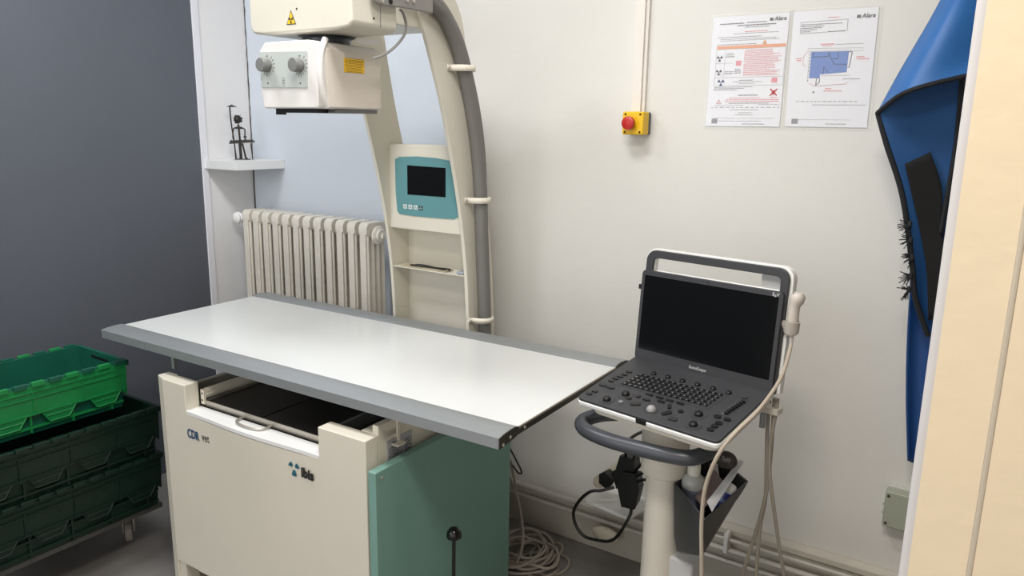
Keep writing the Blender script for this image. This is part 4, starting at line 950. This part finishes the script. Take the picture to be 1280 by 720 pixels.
adp = empty('power_adapter', (-.83, 2.05, .3), 'black power adapter block with looped lead plugged in behind the trolley', 'power adapter')
def obox(pxs, Y0, Y1, name, m, parent, bev=.003):
    lo = [atY(*p, Y0) for p in pxs]; n = len(lo); c_ = sum(lo, Vector())/n
    bk_ = [Vector((c_.x+(p.x-c_.x)*.85, Y1, c_.z+(p.z-c_.z)*.85)) for p in lo]
    return G().add(lo+bk_, [tuple(range(n)), tuple(range(n, 2*n))[::-1]]+[(i, (i+1) % n, n+(i+1) % n, n+i) for i in range(n)]).build(name, m, parent, bevel=bev, seg=2)
obox([(770, 604), (777, 590), (795.5, 593), (799, 613), (793, 638), (776, 634)], 2.02, 2.07, 'brick', blackpl, adp)
obox([(774.5, 569), (792, 574), (794, 590), (780, 598), (769, 586)], 2.035, 2.09, 'plug', blackpl, adp)
obox([(764, 590), (778, 582), (784, 600), (770, 612)], 2.05, 2.09, 'plug', blackpl, adp)
ad2 = obox([(748, 593), (755.5, 589.5), (768, 599), (764, 608), (756, 611), (748, 604)], 2.045, 2.085, 'plug_adapter', blackpl, None)
tag(ad2, 'small black plug adapter left of the larger power brick', 'plug')
lead = [(768, 609, 2.03), (752, 613, 2.01), (738, 614.5, 2.0), (725, 625, 2.0), (717, 640, 2.0), (720, 657, 2.0), (730, 670, 2.0), (744, 674.5, 2.0), (760, 676.5, 2.0), (771, 671, 2.0), (780, 658, 2.0), (788, 643, 2.01), (789, 634, 2.03)]
G().tube(catmull([atY(*q) for q in lead], 6), .0052, 8).build('lead', blackcable, adp)
for i, h in enumerate(([(783, 576, 2.05), (782, 566, 2.02), (784, 552, 1.95), (802, 540, 1.78), (818, 540, 1.66)], [(791, 577, 2.05), (795, 566, 2.0), (800, 556, 1.92), (812, 548, 1.78), (822, 548, 1.66)], [(793, 590, 2.05), (802, 580, 1.96), (815, 568, 1.8), (824, 564, 1.66)], [(793, 597, 2.05), (802, 592, 1.96), (818, 585, 1.8), (826, 582, 1.66)], [(795, 604, 2.05), (803, 600, 1.96), (818, 600, 1.8), (826, 598, 1.66)])):
    G().tube(catmull([atY(*q) for q in h], 6), .0044, 8).build('cable', blackcable, adp)

# coil of cable on the floor
cg = G(); cc = Vector((-1.195, 2.06, 0)); 
for i in range(15):
    R0 = random.uniform(.055, .125); ox = random.uniform(-.05, .05); oy = random.uniform(-.05, .04); e = random.uniform(.6, 1.0); ph_ = random.uniform(0, 6.28); zz = .006+i*.0035; rt = random.uniform(0, PI)
    pts = []
    for j in range(12):
        t = ph_+j*2*PI/12; r = R0*(1+.08*math.sin(2*t+i)); x = r*math.cos(t); y = r*e*math.sin(t)
        pts.append((cc.x+ox+x*math.cos(rt)-y*math.sin(rt), cc.y+oy-.06+x*math.sin(rt)+y*math.cos(rt), zz+.004*math.sin(3*t+i)))
    cg.tube(catmull(pts, 4, closed=True), .0046, 6, closed=True)
stuff_c = cg.build('coiled_cable', cablegrey); tag(stuff_c, 'tangled coil of beige-grey cable on the floor right of the green cabinet door', 'cable')
for i, (h, r, m) in enumerate((([(638, 575, 1.95), (643, 600, 1.98), (648, 625, 2.0), (653, 655, 1.97), (654, 672, 1.93), (650, 695, 1.90), (640, 710, 1.88)], .0042, cablegrey), ([(637, 596, 1.95), (643, 612, 1.98), (650, 635, 2.0), (651, 660, 2.02), (656, 676, 2.03)], .0036, cablegrey), ([(637, 560, 1.9), (645, 575, 1.95), (652, 590, 2.0), (648, 591, 2.0), (641, 582, 1.95)], .003, blackcable))):
    g = G().tube(catmull([atY(*q) for q in h], 6), r, 7)
    tag(g.build('drop_cable', m), ['long beige cable dropping past the table end into the coil on the floor', 'shorter thin beige cable dropping behind the green cabinet door', 'thin black cable looping below the right end of the table'][i], 'cable')

# ------------------------------------------------------------------ stacked crates on a dolly
def crate(name, X1, Xw, Y1, L_, zt, h, m, mi, label, taper=.03, flap=.12, ztop_pad=0):
    X0 = X1-Xw; Y0 = Y1-L_; z0 = zt-h
    c = empty(name, ((X0+X1)/2, (Y0+Y1)/2, z0), label, 'crate', group='green crates stacked on the dolly')
    t = taper; w = .004
    lo = [(X0+t, Y0+t, z0), (X1-t, Y0+t, z0), (X1-t, Y1-t, z0), (X0+t, Y1-t, z0)]; hi = [(X0, Y0, zt), (X1, Y0, zt), (X1, Y1, zt), (X0, Y1, zt)]
    li = [(X0+t+w, Y0+t+w, z0+w), (X1-t-w, Y0+t+w, z0+w), (X1-t-w, Y1-t-w, z0+w), (X0+t+w, Y1-t-w, z0+w)]; hi2 = [(X0+w, Y0+w, zt), (X1-w, Y0+w, zt), (X1-w, Y1-w, zt), (X0+w, Y1-w, zt)]
    g = G().add(lo+hi+li+hi2, [(3, 2, 1, 0), (0, 1, 5, 4), (1, 2, 6, 5), (2, 3, 7, 6), (3, 0, 4, 7), (8, 9, 10, 11), (9, 8, 12, 13), (10, 9, 13, 14), (11, 10, 14, 15), (8, 11, 15, 12), (4, 5, 13, 12), (5, 6, 14, 13), (6, 7, 15, 14), (7, 4, 12, 15)])
    g.build('shell', [mi], c)
    # rim
    g = G(); r = .010
    g.box((X0-r, Y1-.002, zt-.018), (X1+r, Y1+r, zt)); g.box((X0-r, Y0-r, zt-.018), (X1+r, Y0+.002, zt)); g.box((X0-r, Y0, zt-.018), (X0+.002, Y1, zt)); g.box((X1-.002, Y0, zt-.018), (X1+r, Y1, zt))
    g.build('rim', mi, c, bevel=.002)
    # hinge knuckles along both long sides
    nk = 12; k0 = None
    for sx, xx in ((1, X1+r+.002), (-1, X0-r-.002)):
        for i in range(nk):
            y = Y0+L_*(i+.5)/nk; g = G().box((xx-.006, y-L_/nk*.36, zt-.008), (xx+.008, y+L_/nk*.36, zt+.006)); g.build('hinge_knuckle', mi if i % 2 else m, c, bevel=.0015)
    # lid leaf folded down outside, with interlocking teeth at its lower edge
    xf = X1+.018; zb_ = zt-flap
    tooth = [(Y0+.01, zt-.006), (Y0+.01, zb_)]; nt_ = 4; pw = (L_-.02)/nt_
    for i in range(nt_):
        y = Y0+.01+i*pw; tooth += [(y+pw*.22, zb_), (y+pw*.36, zb_-.034), (y+pw*.76, zb_-.034), (y+pw*.90, zb_)]
    tooth += [(Y1-.002, zb_-.02), (Y1-.002, zt-.004)]
    def sl(v): return Vector((v.x-(zt-v.z)*.08-.004, v.y, v.z))
    lf = G().prism(tooth, 0, xf-.0035, xf).map(sl).build('lid_leaf', m, c)
    for zz in (zt-.022, zt-.040, zb_+.004): G().box((xf, Y0+.01, zz-.0025), (xf+.0045, Y1-.01, zz+.0025)).map(sl).build('rib', m, c)
    for i in range(nt_):
        y = Y0+.01+i*pw
        pts = [(y+pw*.22, zb_), (y+pw*.36, zb_-.032), (y+pw*.76, zb_-.032), (y+pw*.90, zb_)]
        g = G()
        for a, b in zip(pts, pts[1:]): g.tube([(xf+.001, a[0], a[1]), (xf+.001, b[0], b[1])], .0026, 5)
        g.tube([(xf+.001, pts[0][0]+.006, zb_-.014), (xf+.001, pts[3][0]-.006, zb_-.014)], .0022, 5)
        g.map(sl).build('rib', m, c)
        g = G().box((xf, y+pw*.06-.002, zb_), (xf+.004, y+pw*.06+.002, zt-.02)).map(sl); g.build('rib', m, c)
    # body ribs below the leaf
    for i in range(5):
        y = Y0+.05+i*(L_-.1)/4; f_ = (zt-z0)
        g = G().hexa([(X1-t, y-.003, z0+.004), (X1-t+.010, y-.003, z0+.004), (X1-t+.010, y+.003, z0+.004), (X1-t, y+.003, z0+.004)], [(X1-.002, y-.003, zt-.02), (X1+.006, y-.003, zt-.02), (X1+.006, y+.003, zt-.02), (X1-.002, y+.003, zt-.02)]); g.build('rib', m, c)
    for zz in (z0+.02, z0+.06):
        xx = X1-t+(zz-z0)/h*t; G().box((xx-.002, Y0+t, zz-.003), (xx+.009, Y1-t, zz+.003)).build('rib', m, c)
    # far end: grip and ribs
    g = G().box((X0+.02, Y1, zt-.05), (X1-.02, Y1+.012, zt-.042)); g.build('end_rib', m, c)
    # grip recess seen from inside
    G().box(((X0+X1)/2-.05, Y1-.006, zt-.035), ((X0+X1)/2+.05, Y1-.003, zt-.015)).build('grip_slot', blackpl, c)
    return c
Lc = .58
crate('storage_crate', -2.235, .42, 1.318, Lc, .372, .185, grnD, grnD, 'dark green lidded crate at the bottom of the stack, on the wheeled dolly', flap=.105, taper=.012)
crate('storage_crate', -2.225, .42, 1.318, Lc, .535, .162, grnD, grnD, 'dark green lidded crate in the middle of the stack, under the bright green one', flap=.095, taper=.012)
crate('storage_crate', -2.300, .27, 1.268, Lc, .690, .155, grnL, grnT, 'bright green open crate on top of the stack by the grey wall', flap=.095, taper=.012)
dl = empty('crate_dolly', (-2.45, 1.03, 0), 'low steel dolly on castors under the stacked green crates', 'dolly')
g = G().box((-2.62, .77, .168), (-2.25, 1.325, .186)); g.build('deck', mat('dolly_grey', (88, 88, 86), .4, .5), dl, bevel=.003)
for x, y in ((-2.425, 1.297), (-2.60, 1.297), (-2.43, .82), (-2.60, .82)):
    ax_ = Vector((.515, .857, 0)); o_ = Vector((x, y, .034)); sd = Vector((-.857, .515, 0))
    wh = G().cyl(o_-ax_*.011, o_+ax_*.011, .034, n=28).build('castor_wheel', mat('beige_grey_tyre', (150, 142, 132), .6), dl, bevel=.003)
    for s_ in (-1, 1):
        b_ = o_+ax_*(s_*.016); G().extrude([b_+sd*-.009, b_+sd*.009, b_+sd*.018+Vector((0, 0, .09)), b_+sd*.018+Vector((0, 0, .134)), b_-sd*.02+Vector((0, 0, .134)), b_-sd*.02+Vector((0, 0, .09))], ax_*.003*s_).build('castor_fork', steel, dl)
